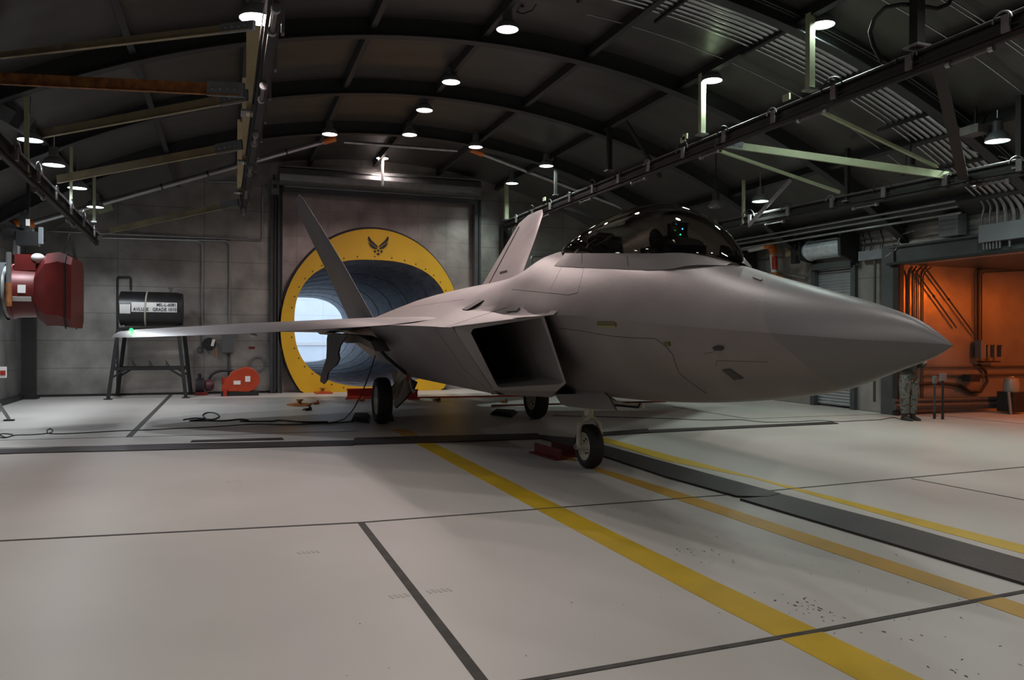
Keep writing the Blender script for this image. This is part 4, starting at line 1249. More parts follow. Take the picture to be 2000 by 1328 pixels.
tag(MB().tube([p + Vector((.20 * math.cos(a), 0, .20 * math.sin(a))) for a in [2 * PI * i / 28 for i in range(28)]], .014, 6, closed=True).tube([p + Vector((.24 * math.cos(a), 0, .24 * math.sin(a))) for a in [2 * PI * i / 28 for i in range(28)]], .008, 6, closed=True).build('round_port', 'grey_box'), 'round outline of a blanked port on the wall above the blower', 'port')

# blower, orange-red with volute housing
c = at(470, 752, Y=24.1); c.z = .44
t = thing('blower', (c.x, c.y, 0), 'orange-red snail shell blower on a dark base, left of the yellow collar', 'blower')
pts = []
for i in range(34):
    a = PI * .80 - i / 33 * PI * 1.75
    pts.append((c.x + .13 + .40 * math.cos(a), c.z + .05 + .38 * math.sin(a)))
prof = [(c.x - .52, .14), (c.x - .50, .30), (c.x - .20, c.z + .28)] + pts[0:26] 
prof = [(c.x - .52, .12), (c.x - .52, .27), (c.x - .25, c.z + .25)]
for i in range(26):
    a = PI * .66 - i / 25 * PI * 1.20
    prof.append((c.x + .15 + .36 * math.cos(a), c.z + .02 + .36 * math.sin(a)))
prof += [(c.x - .2, .12)]
MB().prism([(x, c.y - .22, z) for x, z in prof], (0, .32, 0)).build('volute', 'orange', t, smooth=40, bevel=.02)
MB().box((c.x - .02, c.y, .06), (1.02, .5, .12)).build('base', 'dark', t, smooth=0)
MB().box((c.x - .42, c.y - .27, .10), (.10, .12, .20)).build('foot', 'red2', t, smooth=0)
MB().cyl((c.x + .15, c.y + .1, c.z), (c.x + .15, c.y + .42, c.z), .16, n=18).build('motor', 'dark', t)
MB().cyl((c.x - .40, c.y - .1, .33), (c.x - .40, c.y - .1, .52), .11, n=16).build('outlet_flange', 'red2', t)
MB().box((c.x + .19, c.y - .228, c.z + .04), (.14, .008, .16)).build('sticker', 'white', t, smooth=0)
MB().box((c.x - .10, c.y - .228, c.z - .06), (.19, .008, .11)).build('sticker', 'white', t, smooth=0)
# dark pump
c = at(397, 752, Y=24.5); c.z = .28
t = thing('pump', (c.x, c.y, 0), 'small dark maroon pump on the floor left of the orange-red blower', 'pump')
MB().cyl((c.x - .20, c.y, c.z), (c.x + .02, c.y, c.z), .21, n=20).build('body', 'ink', t)
MB().lathe((c.x + .04, c.y - .02, c.z + .0), [(.10, 0), (.16, .04), (.17, .16), (.12, .24), (.04, .26)], (1, 0, 0), 18).build('end_bell', mat('maroon_paint', (.08, .02, .025), .5), t)
MB().box((c.x - .05, c.y, .05), (.34, .36, .10)).build('base', 'red', t, smooth=0)
MB().cyl((c.x - .1, c.y, c.z + .18), (c.x - .1, c.y, c.z + .34), .05, n=10).build('inlet', 'dark', t)

# oil tank on its stand
YT = 23.9
a = at(235, 604, Y=YT); b = at(349, 604, Y=YT)
cx, cz = (a.x + b.x) / 2, (at(0, 570, Y=YT).z + at(0, 636, Y=YT).z) / 2
L = b.x - a.x; r = (at(290, 570, Y=YT).z - at(290, 637, Y=YT).z) / 2
cz = (at(290, 570, Y=YT).z + at(290, 637, Y=YT).z) / 2
t = thing('oil_tank', (cx, YT, cz), 'black cylindrical oil tank with a white lettered band, lying on the tall dark stand', 'tank')
t['label'] = 'black drum tank with a white lettered label, lying on the tall dark stand'
tank = MB().lathe((a.x, YT, cz), [(.02, -.02), (r * .8, -.015), (r, .02), (r, L - .06), (r * .94, L + .08), (r * .93, L + .08), (.02, L + .08)], (1, 0, 0), 40).build('drum', 'tank', t)
MB().lathe((b.x + .02, YT, cz), [(r * .93, 0), (r * .93, .09)], (1, 0, 0), 40).build('end_cap', 'ink', t)
RY = Matrix.Rotation(PI / 2, 3, 'X')
lab = at((257 + 346) / 2, 600, Y=YT - r)
ww = at(346, 600, Y=YT - r).x - at(257, 600, Y=YT - r).x; hh = at(300, 590, Y=YT - r).z - at(300, 609, Y=YT - r).z
def curved_label(cxx, w, z0, z1, m, name):
    rows = []
    for zz in [z0 + (z1 - z0) * i / 8 for i in range(9)]:
        dy = math.sqrt(max(0, r * r - (zz - cz) ** 2)) + .004
        rows.append([Vector((cxx - w / 2, YT - dy, zz)), Vector((cxx + w / 2, YT - dy, zz)), Vector((cxx + w / 2, YT - dy + .003, zz)), Vector((cxx - w / 2, YT - dy + .003, zz))])
    mb = MB().grid(rows, closed=True); mb.f += [(0, 1, 2, 3), (32, 33, 34, 35)]
    return mb.build(name, m, t, smooth=0)
zt_, zb_ = at(300, 590.5, Y=YT - r).z, at(300, 609.5, Y=YT - r).z
lb_ = curved_label(lab.x, ww, zb_, zt_, 'white', 'label_band')
def yface(z): return YT - math.sqrt(max(0, r * r - (z - cz) ** 2)) - .006
z1_, z2_ = zt_ - hh * .26, zb_ + hh * .26
tilt = lambda z: Matrix.Rotation(PI / 2 - math.asin(max(-1, min(1, (z - cz) / r))) * 1.0, 3, 'X')
x_r = at(344.5, 600, Y=YT - r).x
lettering('MIL-L-6081', 'lettering', lb_, (x_r, yface(z1_) - .004, z1_), .125, 'ink', tilt(z1_), 'RIGHT', sx=.86)
lettering('GRADE 1010', 'lettering', lb_, (x_r, yface(z2_) - .004, z2_), .125, 'ink', tilt(z2_), 'RIGHT', sx=.86)
lettering('AVLUBE', 'lettering', lb_, (at(260, 604, Y=YT - r).x, yface(z2_) - .004, z2_), .125, 'ink', tilt(z2_), 'LEFT', sx=.86)
p = at(244, 598, Y=YT - r); curved_label(p.x, .26, at(0, 609, Y=YT - r).z, at(0, 590, Y=YT - r).z, 'white', 'document_pouch')
p = at(287, 600, Y=YT)
MB().tube([(p.x + .02 * math.sin(a_), YT - (r + .012) * math.cos(a_), cz + (r + .012) * math.sin(a_)) for a_ in [-PI * .5 + PI * i / 14 for i in range(15)]], .022, 8).build('strap', mat('webbing_strap', (.42, .40, .34), .8), t)
MB().tube([(p.x, YT - .02, cz - r), (p.x + .02, YT - .1, cz - r - .3)], .014, 6).build('strap_tail', 'hood', t)
MB().cyl((a.x + L * .86, YT, cz + r), (a.x + L * .86, YT, cz + r + .13), .035, n=10).cyl((a.x + L * .86, YT, cz + r + .09), (a.x + L * .86, YT, cz + r + .14), .06, n=10).build('filler_cap', 'galv', t)
MB().cyl((a.x + .1, YT - .1, cz - r - .02), (a.x + .1, YT - .25, cz - r - .02), .05, n=10).build('valve', 'galv', t)
# stand
zt2 = at(290, 643, Y=YT).z
t = thing('tank_stand', (cx, YT, 0), 'tall dark angle-iron stand with splayed legs under the black tank', 'stand')
tops = [(a.x - .02, YT - .25), (b.x + .0, YT - .25), (a.x + .10, YT + .3), (b.x + .12, YT + .3)]
feet = [at(211, 776, Y=YT - .45), at(363, 776, Y=YT - .45), at(229, 769, Y=YT + .85), at(373, 769, Y=YT + .85)]
F = []
for (tx, ty), f in zip(tops, feet):
    f = Vector((f.x, f.y, 0)); F.append(f)
    MB().bar((tx, ty, zt2), f, .09, .07).build('leg', 'dark', t, smooth=0)
    MB().box(f + Vector((0, 0, .012)), (.2, .16, .024)).build('foot_pad', 'dark', t, smooth=0)
T = [Vector((x, y, zt2)) for x, y in tops]
mb = MB()
for i, j in ((0, 1), (2, 3), (0, 2), (1, 3)):
    mb.bar(T[i], T[j], .07, .09)
mb.build('top_frame', 'dark', t, smooth=0)
mb = MB(); k = .44
Q = [f.lerp(tp, .43) for f, tp in zip(F, T)]
for i, j in ((0, 1), (2, 3), (0, 2), (1, 3)): mb.bar(Q[i], Q[j], .06, .08)
for i, j in ((0, 1), (1, 0), (2, 3), (3, 2)):
    mb.bar(Q[i].lerp(Q[j], .2), F[i].lerp(T[i], .30), .05, .05)
mb.build('lower_frame', 'dark', t, smooth=0)
mb = MB()
for f in (.16, .40, .64, .88):
    q = Q[0].lerp(Q[1], f)
    mb.tube([q + Vector((-.22, 0, .22)), q + Vector((-.1, 0, .03)), q + Vector((.05, 0, .03))], .014, 6).tube([q + Vector((-.22, 0, .04)), q + Vector((-.2, 0, .2)), q + Vector((-.16, 0, .04))], .01, 6)
mb.build('cable_hooks', 'dark', t, smooth=0)

# ================================================================== hanging red duct at far left
YD = 16.0
def D3(px, py, y=YD): return at(px, py, Y=y)
t = thing('red_duct_hood', tuple(D3(85, 570)), 'red steel duct with a flared square mouth hanging at the far left', 'duct')
c0 = D3(24, 570); rr_ = (D3(40, 520).z - D3(40, 622).z) / 2; cz0 = (D3(40, 518).z + D3(40, 621).z) / 2
x0, x1, x2, x3 = D3(24, 0).x, D3(82, 0).x, D3(128, 0).x, D3(153, 0).x
MB().lathe((x0, YD, cz0), [(rr_ * 1.04, 0), (rr_ * 1.06, .05), (rr_, .09), (rr_ * .97, x1 - x0)], (1, 0, 0), 40, cap=False).build('barrel', 'red', t, smooth=40)
zt3, zb3 = D3(128, 497).z, D3(128, 637).z; zt4, zb4 = D3(152, 508).z, D3(152, 641).z
hw = (zt3 - zb3) / 2
def octr(x, zc, h, w, ch):
    return [Vector((x, YD - w + (ch if k in (0,) else 0), 0)) for k in ()] or [Vector((x, YD - w, zc - h + ch)), Vector((x, YD - w, zc + h - ch)), Vector((x, YD - w + ch, zc + h)), Vector((x, YD + w - ch, zc + h)), Vector((x, YD + w, zc + h - ch)), Vector((x, YD + w, zc - h + ch)), Vector((x, YD + w - ch, zc - h)), Vector((x, YD - w + ch, zc - h))]
R0 = octr(x1 - .03, cz0, rr_ * .97, rr_ * .97, rr_ * .55); R1 = octr(x1 + (x2 - x1) * .45, cz0 + .02, hw * .97, hw * .97, hw * .3); R2 = octr(x2, (zt3 + zb3) / 2, hw, hw, hw * .28); R3 = octr(x3, (zt4 + zb4) / 2, (zt4 - zb4) / 2, hw * .98, hw * .22)
mb = MB().grid([R0, R1, R2, R3], closed=True); mb.f.append(tuple(range(24, 32)))
mb.build('flared_mouth', 'red', t, smooth=20)
MB().grid([[v + Vector((0, (v.y - YD) * .03, (v.z - cz0) * .015)) for v in octr(x2 + (x3 - x2) * .5 + dx, cz0, hw * 1.0, hw * 1.0, hw * .26)] for dx in (-.012, .012)], closed=True).build('mouth_seam', 'dark', t, smooth=0)
mb = MB().box((D3(57, 510).x, YD - .1, D3(57, 515).z), (.32, .4, .28)); mb.box((D3(72, 520).x, YD - .1, D3(72, 519).z), (.5, .3, .06)); mb.build('damper_box', 'red', t, smooth=0)
MB().sphere((D3(80, 510).x, YD - .25, D3(80, 506).z), .11, 8, (1, 1, .7)).build('white_cap', 'white', t)
MB().cyl((D3(33, 0).x, YD - rr_ - .05, D3(33, 498).z + .0), (D3(33, 0).x, YD - rr_ - .05, D3(33, 556).z), .04, n=10).build('drain_pipe', 'galv', t)
MB().cyl((D3(33, 0).x, YD - rr_ - .05, D3(33, 556).z), (D3(33, 0).x, YD - rr_ - .05, D3(33, 600).z), .05, n=10).build('drain_valve', 'rust_steel', t)
def lab3(px, py, w, h): 
    p = D3(px, py); dz = p.z - cz0; return MB().box((p.x, YD - math.sqrt(max(.01, (rr_ * .985) ** 2 - dz * dz)) - .012, p.z), (w, .01, h), m=Matrix.Rotation(math.asin(max(-1, min(1, -dz / rr_))), 3, 'X')).build('paper_label', 'white', t, smooth=0)
lab3(55, 567, .12, .14); lab3(55, 586, .28, .08)
for dx, dy in ((118, 0), (147, 0)):
    pass
tp = D3(134, 455)
MB().bar(D3(122, 498, YD - .1), D3(137, 457, YD - .1), .06, .03).build('sling', 'frame', t, smooth=0)
MB().bar(D3(147, 506, YD - .1), D3(138, 457, YD - .1), .05, .03).build('sling', 'black', t, smooth=0)
t = thing('flexible_duct', tuple(D3(0, 570)), 'pale grey round duct end at the left image edge feeding the red duct', 'duct')
MB().lathe((x0 - 1.6, YD, cz0), [(rr_ * 1.16, 0), (rr_ * 1.16, 1.25), (rr_ * 1.02, 1.42), (rr_ * .98, 1.60)], (1, 0, 0), 40, cap=False).build('duct_shell', 'duct', t, smooth=30)
MB().lathe((x0 - .30, YD, cz0), [(rr_ * 1.10, 0), (rr_ * 1.10, .25)], (1, 0, 0), 40, cap=False).build('grey_sleeve', 'frame', t, smooth=30)
# hoist machinery above
p = D3(55, 462, 19.5)
t = thing('hoist_motor', tuple(p), 'dark hoist motor cluster hanging above the red duct', 'hoist')
MB().box(p + Vector((0, 0, -.05)), (.4, .3, .3)).cyl(p + Vector((-.45, 0, .05)), p + Vector((.1, 0, .05)), .14, n=14).box(p + Vector((-.1, 0, .28)), (.1, .1, .5)).build('motor', 'dark', t, smooth=30)
MB().box(p + Vector((.26, -.1, .02)), (.08, .08, .36)).build('limit_switch', 'grey_box', t, smooth=0)
MB().box(p + Vector((.03, -.18, .28)), (.07, .03, .14)).build('tag_plate', 'white', t, smooth=0)
MB().box((p.x, p.y, (p.z + roof_z(p.x)) / 2), (.06, .06, roof_z(p.x) - p.z - .06)).build('hanger', 'dark', t, smooth=0)
pp = at(20, 225, X=-3.2)
t = thing('floodlight', tuple(pp), 'unlit dark floodlight on a bracket at upper left above the highest lamp', 'floodlight')
MB().box(pp, (.5, .4, .3), m=Matrix.Rotation(.5, 3, 'Y')).build('case', 'dark_box', t, smooth=0); MB().box(pp + Vector((-.05, -.22, -.02)), (.3, .02, .22), m=Matrix.Rotation(.5, 3, 'Y')).build('front_glass', 'grey_box', t, smooth=0)
# tripod foot and stand at the left edge
f = at(18, 822, Z=0)
t = thing('tripod_stand', (f.x - .9, f.y, 0), 'steel stand with splayed foot and red-white tag at the left edge', 'stand')
MB().bar((f.x - .55, f.y, 1.0), (f.x, f.y, .03), .05, .05).build('leg', 'galv', t, smooth=0)
MB().box((f.x, f.y, .015), (.18, .10, .03)).build('foot_pad', 'dark', t, smooth=0)
MB().bar((f.x - .75, f.y, .0), (f.x - .55, f.y, 2.3), .06, .06).build('mast', 'dark', t, smooth=0)
q = at(5, 727, Y=f.y - .05); MB().box(q, (.14, .03, .22)).build('tag_plate', 'white', t, smooth=0); MB().box(q + Vector((.01, -.02, -.01)), (.09, .02, .09)).build('red_mark', 'red2', t, smooth=0)

# ================================================================== floor objects
def floor_cable(pts, label, r=.010, name='floor_cable'):
    P = []
    for q in pts:
        v = at(q[0], q[1], Z=0); v.z = r + (q[2] if len(q) > 2 else 0); P.append(v)
    # smooth through the points
    out = []
    for i in range(len(P) - 1):
        p0, p1, p2, p3 = P[max(i - 1, 0)], P[i], P[i + 1], P[min(i + 2, len(P) - 1)]
        for k in range(5):
            t_ = k / 5
            out.append(.5 * ((2 * p1) + (p2 - p0) * t_ + (2 * p0 - 5 * p1 + 4 * p2 - p3) * t_ ** 2 + (3 * p1 - p0 - 3 * p2 + p3) * t_ ** 3))
    out.append(P[-1])
    return tag(MB().tube(out, r, 6).build(name, 'cable', smooth=60), label, 'cable')


floor_cable([(0, 850), (12, 855), (25, 850), (5, 848), (-10, 853), (10, 856), (30, 851), (60, 850), (95, 847), (103, 842), (97, 838), (92, 843), (100, 848), (150, 847), (220, 843), (300, 840), (360, 837), (420, 834), (500, 829), (560, 830), (620, 828), (690, 824)],
            'thin black cable running along the floor from the left edge with a small loop', .009)
floor_cable([(358, 821), (380, 818), (400, 818), (396, 812), (405, 807), (420, 808), (428, 814), (418, 820), (400, 820), (370, 823), (400, 823), (440, 823), (470, 820), (485, 822), (470, 824), (530, 824), (545, 822), (590, 825), (640, 825)],
            'thicker black cable with a coiled loop on the floor left of the main wheel', .014)
c1 = at(640, 825, Z=0.02); c2 = at(735, 690, X=XJ - 1.95)
P = [at(590, 825, Z=.015), at(640, 827, Z=.015), at(672, 820, Z=.03)] + [at(px, py, Y=18.2 + .2 * i) if False else at(px, py, X=2.2 + .02 * i) for i, (px, py) in enumerate([(690, 800), (706, 770), (718, 740), (728, 710), (733, 694)])]
tag(MB().tube(bent(P, .3), .011, 6).build('hanging_cable', 'cable', smooth=60), 'black cable rising from the floor up to the open wheel bay', 'cable')
floor_cable([(1080, 812), (1200, 815), (1300, 818), (1380, 821), (1440, 820), (1470, 823), (1500, 825), (1560, 824), (1600, 822), (1640, 824), (1680, 822), (1720, 820), (1745, 816), (1760, 820), (1772, 820)],
            'thin wavy cable across the floor to the feet of the standing person', .007)
for pts, lb in (([(560, 792), (582, 789), (608, 790), (600, 794), (575, 794)], 'orange tie-down plate on the floor left of the main wheel'),
                ([(612, 766), (640, 764), (650, 769), (618, 770)], 'orange tie-down plate at the foot of the yellow collar')):
    c = at(*pts[1], Z=0)
    t = thing('tie_down_plate', (c.x, c.y, 0), lb, 'tie-down plate')
    P = [at(*q, Z=0) for q in pts]
    for v in P: v.z = 0
    MB().prism(P, (0, 0, .035)).build('plate', 'amber' if pts[0][0] == 560 else 'orange', t, smooth=0)
    m_ = sum(P, Vector()) / len(P)
    MB().cyl(m_ + Vector((0, 0, .03)), m_ + Vector((0, 0, .14)), .05, n=10).cyl(m_ + Vector((0, 0, .12)), m_ + Vector((0, 0, .15)), .09, n=10).build('stud', 'rust_steel', t)
for (px, py, lb) in ((602, 802, 'small dark clamp lying on the floor nearest the coiled cable'), (706, 784, 'small dark clamp on the floor just left of the main wheel'), (855, 783, 'small dark clamp on the floor right of the main gear'), (986, 787, 'small dark clamp on the floor near the far main wheel'), (617, 790, 'small dark shackle beside the orange tie-down plate')):
    c = at(px, py, Z=0)
    o = MB().box((c.x, c.y, .03), (.16, .06, .05), rz=.5).cyl((c.x + .04, c.y, .05), (c.x + .04, c.y, .10), .03, n=8).tube([(c.x - .12, c.y, .02), (c.x - .05, c.y + .06, .04), (c.x + .03, c.y + .02, .05)], .018, 6).build('floor_clamp', 'rust_steel' if px > 610 else 'ink', smooth=0)
    tag(o, lb, 'clamp', 'loose clamps on the floor')
c = at(595, 766, Z=0)
for (px0, px1, py, y_, lb) in ((678, 735, 778, 22.0, 'low red steel restraint block behind the left main wheel'), (795, 817, 778, 21.2, 'low red steel restraint block right of the left main wheel')):
    a = at(px0, py, Y=y_); b = at(px1, py, Y=y_); zt5 = at(px0, 767, Y=y_).z
    t = thing('restraint_block', ((a.x + b.x) / 2, y_, 0), lb, 'restraint block')
    MB().box(((a.x + b.x) / 2, y_, .025), (b.x - a.x, .35, .05)).build('base', 'red2', t, smooth=0)
    MB().box(((a.x + b.x) / 2, y_ + .08, .14), ((b.x - a.x) * .96, .05, .24)).build('upright', 'red2', t, smooth=0)
    MB().box(((a.x + b.x) / 2, y_ + .08, .25), (b.x - a.x, .16, .03)).build('top_flange', 'red2', t, smooth=0)
a = at(675, 780, Z=0); b = at(1130, 776, Z=0)
t = thing('restraint_rail', (a.x, a.y, 0), 'long flat red rail lying on the floor behind the main wheels', 'rail')
b = a + Vector((5.3, -.35, 0)); MB().bar(a + Vector((0, 0, .02)), b + Vector((0, 0, .02)), .10, .04).build('rail', 'red2', t, smooth=0)
t = thing('restraint_rail', (4, 19, 0), 'thin dark red bar on the floor between the main wheels', 'rail')
a = at(960, 792, Z=0.02); b = at(1300, 784, Z=0.02); MB().bar(a, b, .07, .04).build('rail', 'red', t, smooth=0)
for (pts, lb) in (([(685, 823), (722, 827), (724, 812), (690, 811)], 'black rubber chock before the left main wheel'), ([(744, 825), (770, 823), (768, 811), (748, 812)], 'black rubber chock behind the left main wheel'),
                  ([(956, 810), (1000, 816), (1012, 806), (965, 803)], 'black rubber chock beside the far main wheel')):
    P = [at(*q, Z=0) for q in pts]
    for v in P: v.z = 0
    m_ = sum(P, Vector()) / 4
    t = thing('wheel_chock', (m_.x, m_.y, 0), lb, 'wheel chock', 'chocks at the main wheels')
    mb = MB(); top = [m_.lerp(v, .72) + Vector((0, 0, .08)) for v in P]
    mb.add(P + top, [(0, 1, 2, 3), (4, 5, 6, 7), (0, 1, 5, 4), (1, 2, 6, 5), (2, 3, 7, 6), (3, 0, 4, 7)]); mb.build('block', 'black', t, smooth=0, bevel=.01)
# red channel chocks ahead of the nose wheel
for i, (pa, pb, lb) in enumerate((((1045, 884), (1096, 899), 'dark red channel chock left of the nose wheel, nearer one'), ((1078, 880), (1124, 893), 'dark red channel chock touching the nose wheel, farther one'))):
    a = at(*pa, Z=0); b = at(*pb, Z=0)
    t = thing('nose_chock', (a.x, a.y, 0), lb, 'wheel chock', 'red channel chocks at the nose wheel')
    a.z = b.z = .012; MB().bar(a, b, .20, .024).build('base', 'red', t, smooth=0)
    d = Vector((0, 0, .07)); off = (b - a).normalized().cross(Vector((0, 0, 1))) * .0
    MB().bar(a + d + off, b + d + off, .02, .13).build('flange', 'red', t, smooth=0)

# ================================================================== right wall
struct(MB().box((14.5, 15.7, 1.9), (.1, 1.9, 4.2)).build('wall_light_block', 'dark', smooth=0))  # unseen panel added behind the roller door to stop sky light leaking in
struct(MB().box((14.5, 19.6, 1.9), (.1, 1.9, 4.2)).build('wall_light_block_far', 'dark', smooth=0))  # second unseen panel, added to block light at the farther door


def slat_door(y0, y1, label, zt6=3.46):
    t = thing('roller_door', (14.05, (y0 + y1) / 2, 0), label, 'roller door')
    rows = []; n = 46
    for i in range(n * 2 + 1):
        z = .05 + (zt6 - .02) * i / (n * 2)
        x = 14.16 - (.03 if i % 2 else 0)
        rows.append([Vector((x, y0 + .06, z)), Vector((x, y1 - .06, z)), Vector((x + .04, y1 - .06, z)), Vector((x + .04, y0 + .06, z))])
    MB().grid(rows, closed=True).build('slat_curtain', 'slat', t, smooth=0)
    for y in (y0, y1): MB().box((14.08, y, zt6 / 2), (.14, .14, zt6)).build('guide', 'frame', t, smooth=0)
    MB().lathe((13.82, y0 - .05, 3.92), [(.24, 0), (.24, y1 - y0 - .15), (.26, y1 - y0 - .14), (.26, y1 - y0 - .11), (.19, y1 - y0 + .02)], (0, 1, 0), 32).build('roll_cover', 'hood2', t)
    MB().prism([(14.1, y0 - .12, 4.22), (13.56, y0 - .12, 4.18), (13.52, y0 - .12, 4.1), (13.54, y0 - .12, 3.68), (14.1, y0 - .12, 3.5)], (0, .09, 0)).build('end_bracket', 'dark', t, smooth=0)
    MB().prism([(14.1, y1 - .02, 4.2), (13.58, y1 - .02, 4.15), (13.58, y1 - .02, 3.7), (14.1, y1 - .02, 3.6)], (0, .05, 0)).build('end_bracket', 'dark', t, smooth=0)
    MB().cyl((13.82, y1 + .05, 3.92), (13.82, y1 + .35, 3.92), .10, n=14).box((13.82, y1 + .42, 3.9), (.14, .2, .5)).build('drive_unit', 'dark', t, smooth=30)
    MB().box((14.02, (y0 + y1) / 2, 3.52), (.16, y1 - y0, .16)).build('head_rail', 'frame', t, smooth=0)
    return t


slat_door(15.02, 16.40, 'grey slatted roller door with bright round roll cover, beyond the nose cone')
slat_door(18.9, 20.3, 'farther roller door with its roll cover just right of the canopy')
t = thing('door_control', tuple(at(1543, 490, X=13.9)), 'small tan control box with looped grey cable left of the roller door', 'control box')
p = at(1543, 490, X=13.9); MB().box(p, (.12, .24, .30)).build('box', 'tan_steel', t, smooth=0)
MB().tube([at(1548, 510, X=13.85), at(1555, 490, X=13.85), at(1546, 475, X=13.8), at(1552, 462, X=13.8), at(1566, 452, X=13.7)], .018, 6).build('cable', 'galv', t)
pipe([at(1521, 533, X=14.0), at(1575, 542, X=14.0)], .04, 'galv', 'wall_conduit', 'short level grey conduit left of the roller door, at orange elbow height', 'conduit')
for (px0, py0, px1, py1, r, lb) in ((1709, 505, 1711, 595, .030, 'thick vertical conduit between the roller door and the bay'), (1730, 500, 1732, 600, .022, 'thin vertical conduit nearest the dark bay jamb')):
    a = at(px0, py0, X=13.98); y = a.y
    pipe([(13.98, y, 3.6), (13.98, y, .25)], r, 'frame', 'wall_conduit', lb, 'conduit')
p = at(1712, 497, X=14.0)
t = thing('cable_trough', tuple(p), 'short pale wireway box right of the roller door', 'wireway')
MB().box((14.0, p.y, p.z), (.16, .95, .22)).build('box', 'grey_box', t, smooth=0)
for dy in (-.25, .1, .3): MB().tube([(13.92, p.y + dy, p.z + .1), (13.9, p.y + dy - .05, p.z + .3), (13.96, p.y + dy + .1, p.z + .55)], .016, 6).build('cable', 'cable', t)
# jamb column and header of the bay
t = thing('bay_jamb', (14.0, 13.88, 0), 'dark steel column at the left side of the orange lit bay', 'column')
MB().box((14.06, 13.86, 1.9), (.30, .34, 3.8)).build('column', 'frame', t, smooth=0); MB().box((13.93, 13.62, 1.7), (.06, .14, 3.4)).build('edge_angle', 'dark', t, smooth=0)
t = thing('bay_header', (14.0, 10.9, 3.36), 'wide dark steel header beam over the orange lit bay', 'beam')
MB().ibeam((14.02, 7.4, 3.57), (14.02, 13.8, 3.57), .26, .40, .02).build('beam', 'frame', t, smooth=0)
MB().box((13.99, 10.6, 3.57), (.06, 6.4, .34)).build('web_cover', 'frame', t, smooth=0)
MB().bar((13.86, 7.4, 3.37), (13.86, 13.8, 3.37), .10, .05).build('lower_pipe', 'dark', t, smooth=0)
# wall speaker box, trough
a = at(1843, 422, X=13.95); b = at(1881, 459, X=13.95)
t = thing('wall_box', tuple(a), 'square pale grey box on the wall above the bay header', 'box')
MB().box((13.93, (a.y + b.y) / 2, (a.z + b.z) / 2), (.26, abs(a.y - b.y), a.z - b.z)).build('case', 'grey_box', t, smooth=0, bevel=.01)
a = at(1918, 441, X=13.9); b = at(1918, 475, X=13.9)
t = thing('wall_trough', (13.9, a.y, a.z), 'long grey steel trough at the right edge where the conduit bundle ends', 'wireway')
MB().box((13.92, a.y - 1.0, (a.z + b.z) / 2), (.24, 2.0, a.z - b.z)).build('trough', 'grey_box', t, smooth=0, bevel=.008)
for i in range(6):
    y = a.y - .07 - i * .07
    MB().tube([(13.86, y, b.z + .02), (13.86, y, b.z - .14)], .02, 8).build('conduit_stub', 'galv', t)
MB().tube([(13.86, a.y - .62, b.z + .02), (13.86, a.y - .62, b.z - .14)], .022, 8).build('conduit_stub', 'galv', t)
# strip of wall gear below roof: long fluorescent style hangers right
# ================================================================== the orange side bay
YBF = YA1 + .02 - .04
def B(px, py, y=YBF - .03): return at(px, py, Y=y)
for i, (x0_, x1_, lb) in enumerate(((1765, 1770, 'leftmost conduit riser in the orange bay'), (1782, 1782, 'second conduit riser in the orange bay'), (1802, 1799, 'third conduit riser in the orange bay, bending right at its top'))):
    pts = [(B(x0_ - 9 if i == 0 else x0_ + 8, 520)), B(x1_, 532), B(x1_, 640), B(x1_, 790)]
    tag(MB().tube(bent(pts, .14), .018, 8).tube([p + Vector((.055, 0, 0)) for p in bent([B(x0_ + 14, 521), B(x1_, 534), B(x1_, 790)], .14)], .012, 8).build('conduit_riser', 'frame'), lb, 'conduit', 'risers in the bay')
for (p, q, lb) in (((1785, 525), (1868, 640), 'lower of the two slanting conduits on the orange wall'), ((1807, 523), (1905, 655), 'upper of the two slanting conduits on the orange wall')):
    tag(MB().cyl(B(*p), B(*q), .018, n=8).cyl(B(*p).lerp(B(*q), .45), B(*p).lerp(B(*q), .47), .03, n=8).build('slanting_conduit', 'frame'), lb, 'conduit')
tag(MB().tube(bent([B(2080, 522), B(1915, 526), B(1911, 530), B(1911, 665)], .14), .035, 8).tube(bent([B(2080, 525), B(1917, 532), B(1917, 665)], .1), .015, 6).build('conduit_riser', 'frame'), 'tall conduit in the orange bay dropping to the grey panel box', 'conduit')
p = B(1909, 682)
t = thing('panel_box', tuple(p), 'tall grey electrical box on the orange lit wall', 'electrical box')
MB().box(p + Vector((0, -.08, 0)), (.16, .16, .42)).build('case', 'grey_box', t, smooth=0)
for i, (px, w) in enumerate(((1921, .08), (1934, .08), (1947, .06))):
    p = B(px, 688); tag(MB().box(p + Vector((0, -.03, .02)), (w, .22, .26)).box(p + Vector((0, -.04, .16)), (w * .9, .22, .03)).build('switch', 'grey_box'), ('left', 'middle', 'right')[i] + ' of the three narrow switches beside the tall electrical box', 'switch', 'narrow switches in the bay')
tag(MB().box(B(1925, 706) + Vector((0, -.08, 0)), (.55, .18, .03)).build('wall_shelf', 'dark'), 'thin dark shelf under the switches', 'shelf')
for (py, lb) in ((717, 'upper'), (733, 'lower')):
    tag(MB().tube([B(1800, py), B(2090, py - 2)], .022, 8).build('wall_conduit', 'frame'), lb + ' of the two level conduits low on the orange wall', 'conduit')
tag(MB().tube([B(1758, 754), B(1790, 751), B(1830, 748), B(1875, 752), B(1895, 765), B(1915, 765), B(1928, 745), B(1925, 725), B(1912, 712)], .035, 8).build('flexible_hose', 'cable', smooth=60), 'black flexible hose sagging along the wall of the orange bay', 'hose')
p = B(1888, 738)
tag(MB().box(p + Vector((0, -.12, 0)), (.30, .22, .16)).box(p + Vector((.1, -.12, .05)), (.34, .1, .05)).build('valve_block', 'dark'), 'dark valve block on the hose in the orange bay', 'valve')
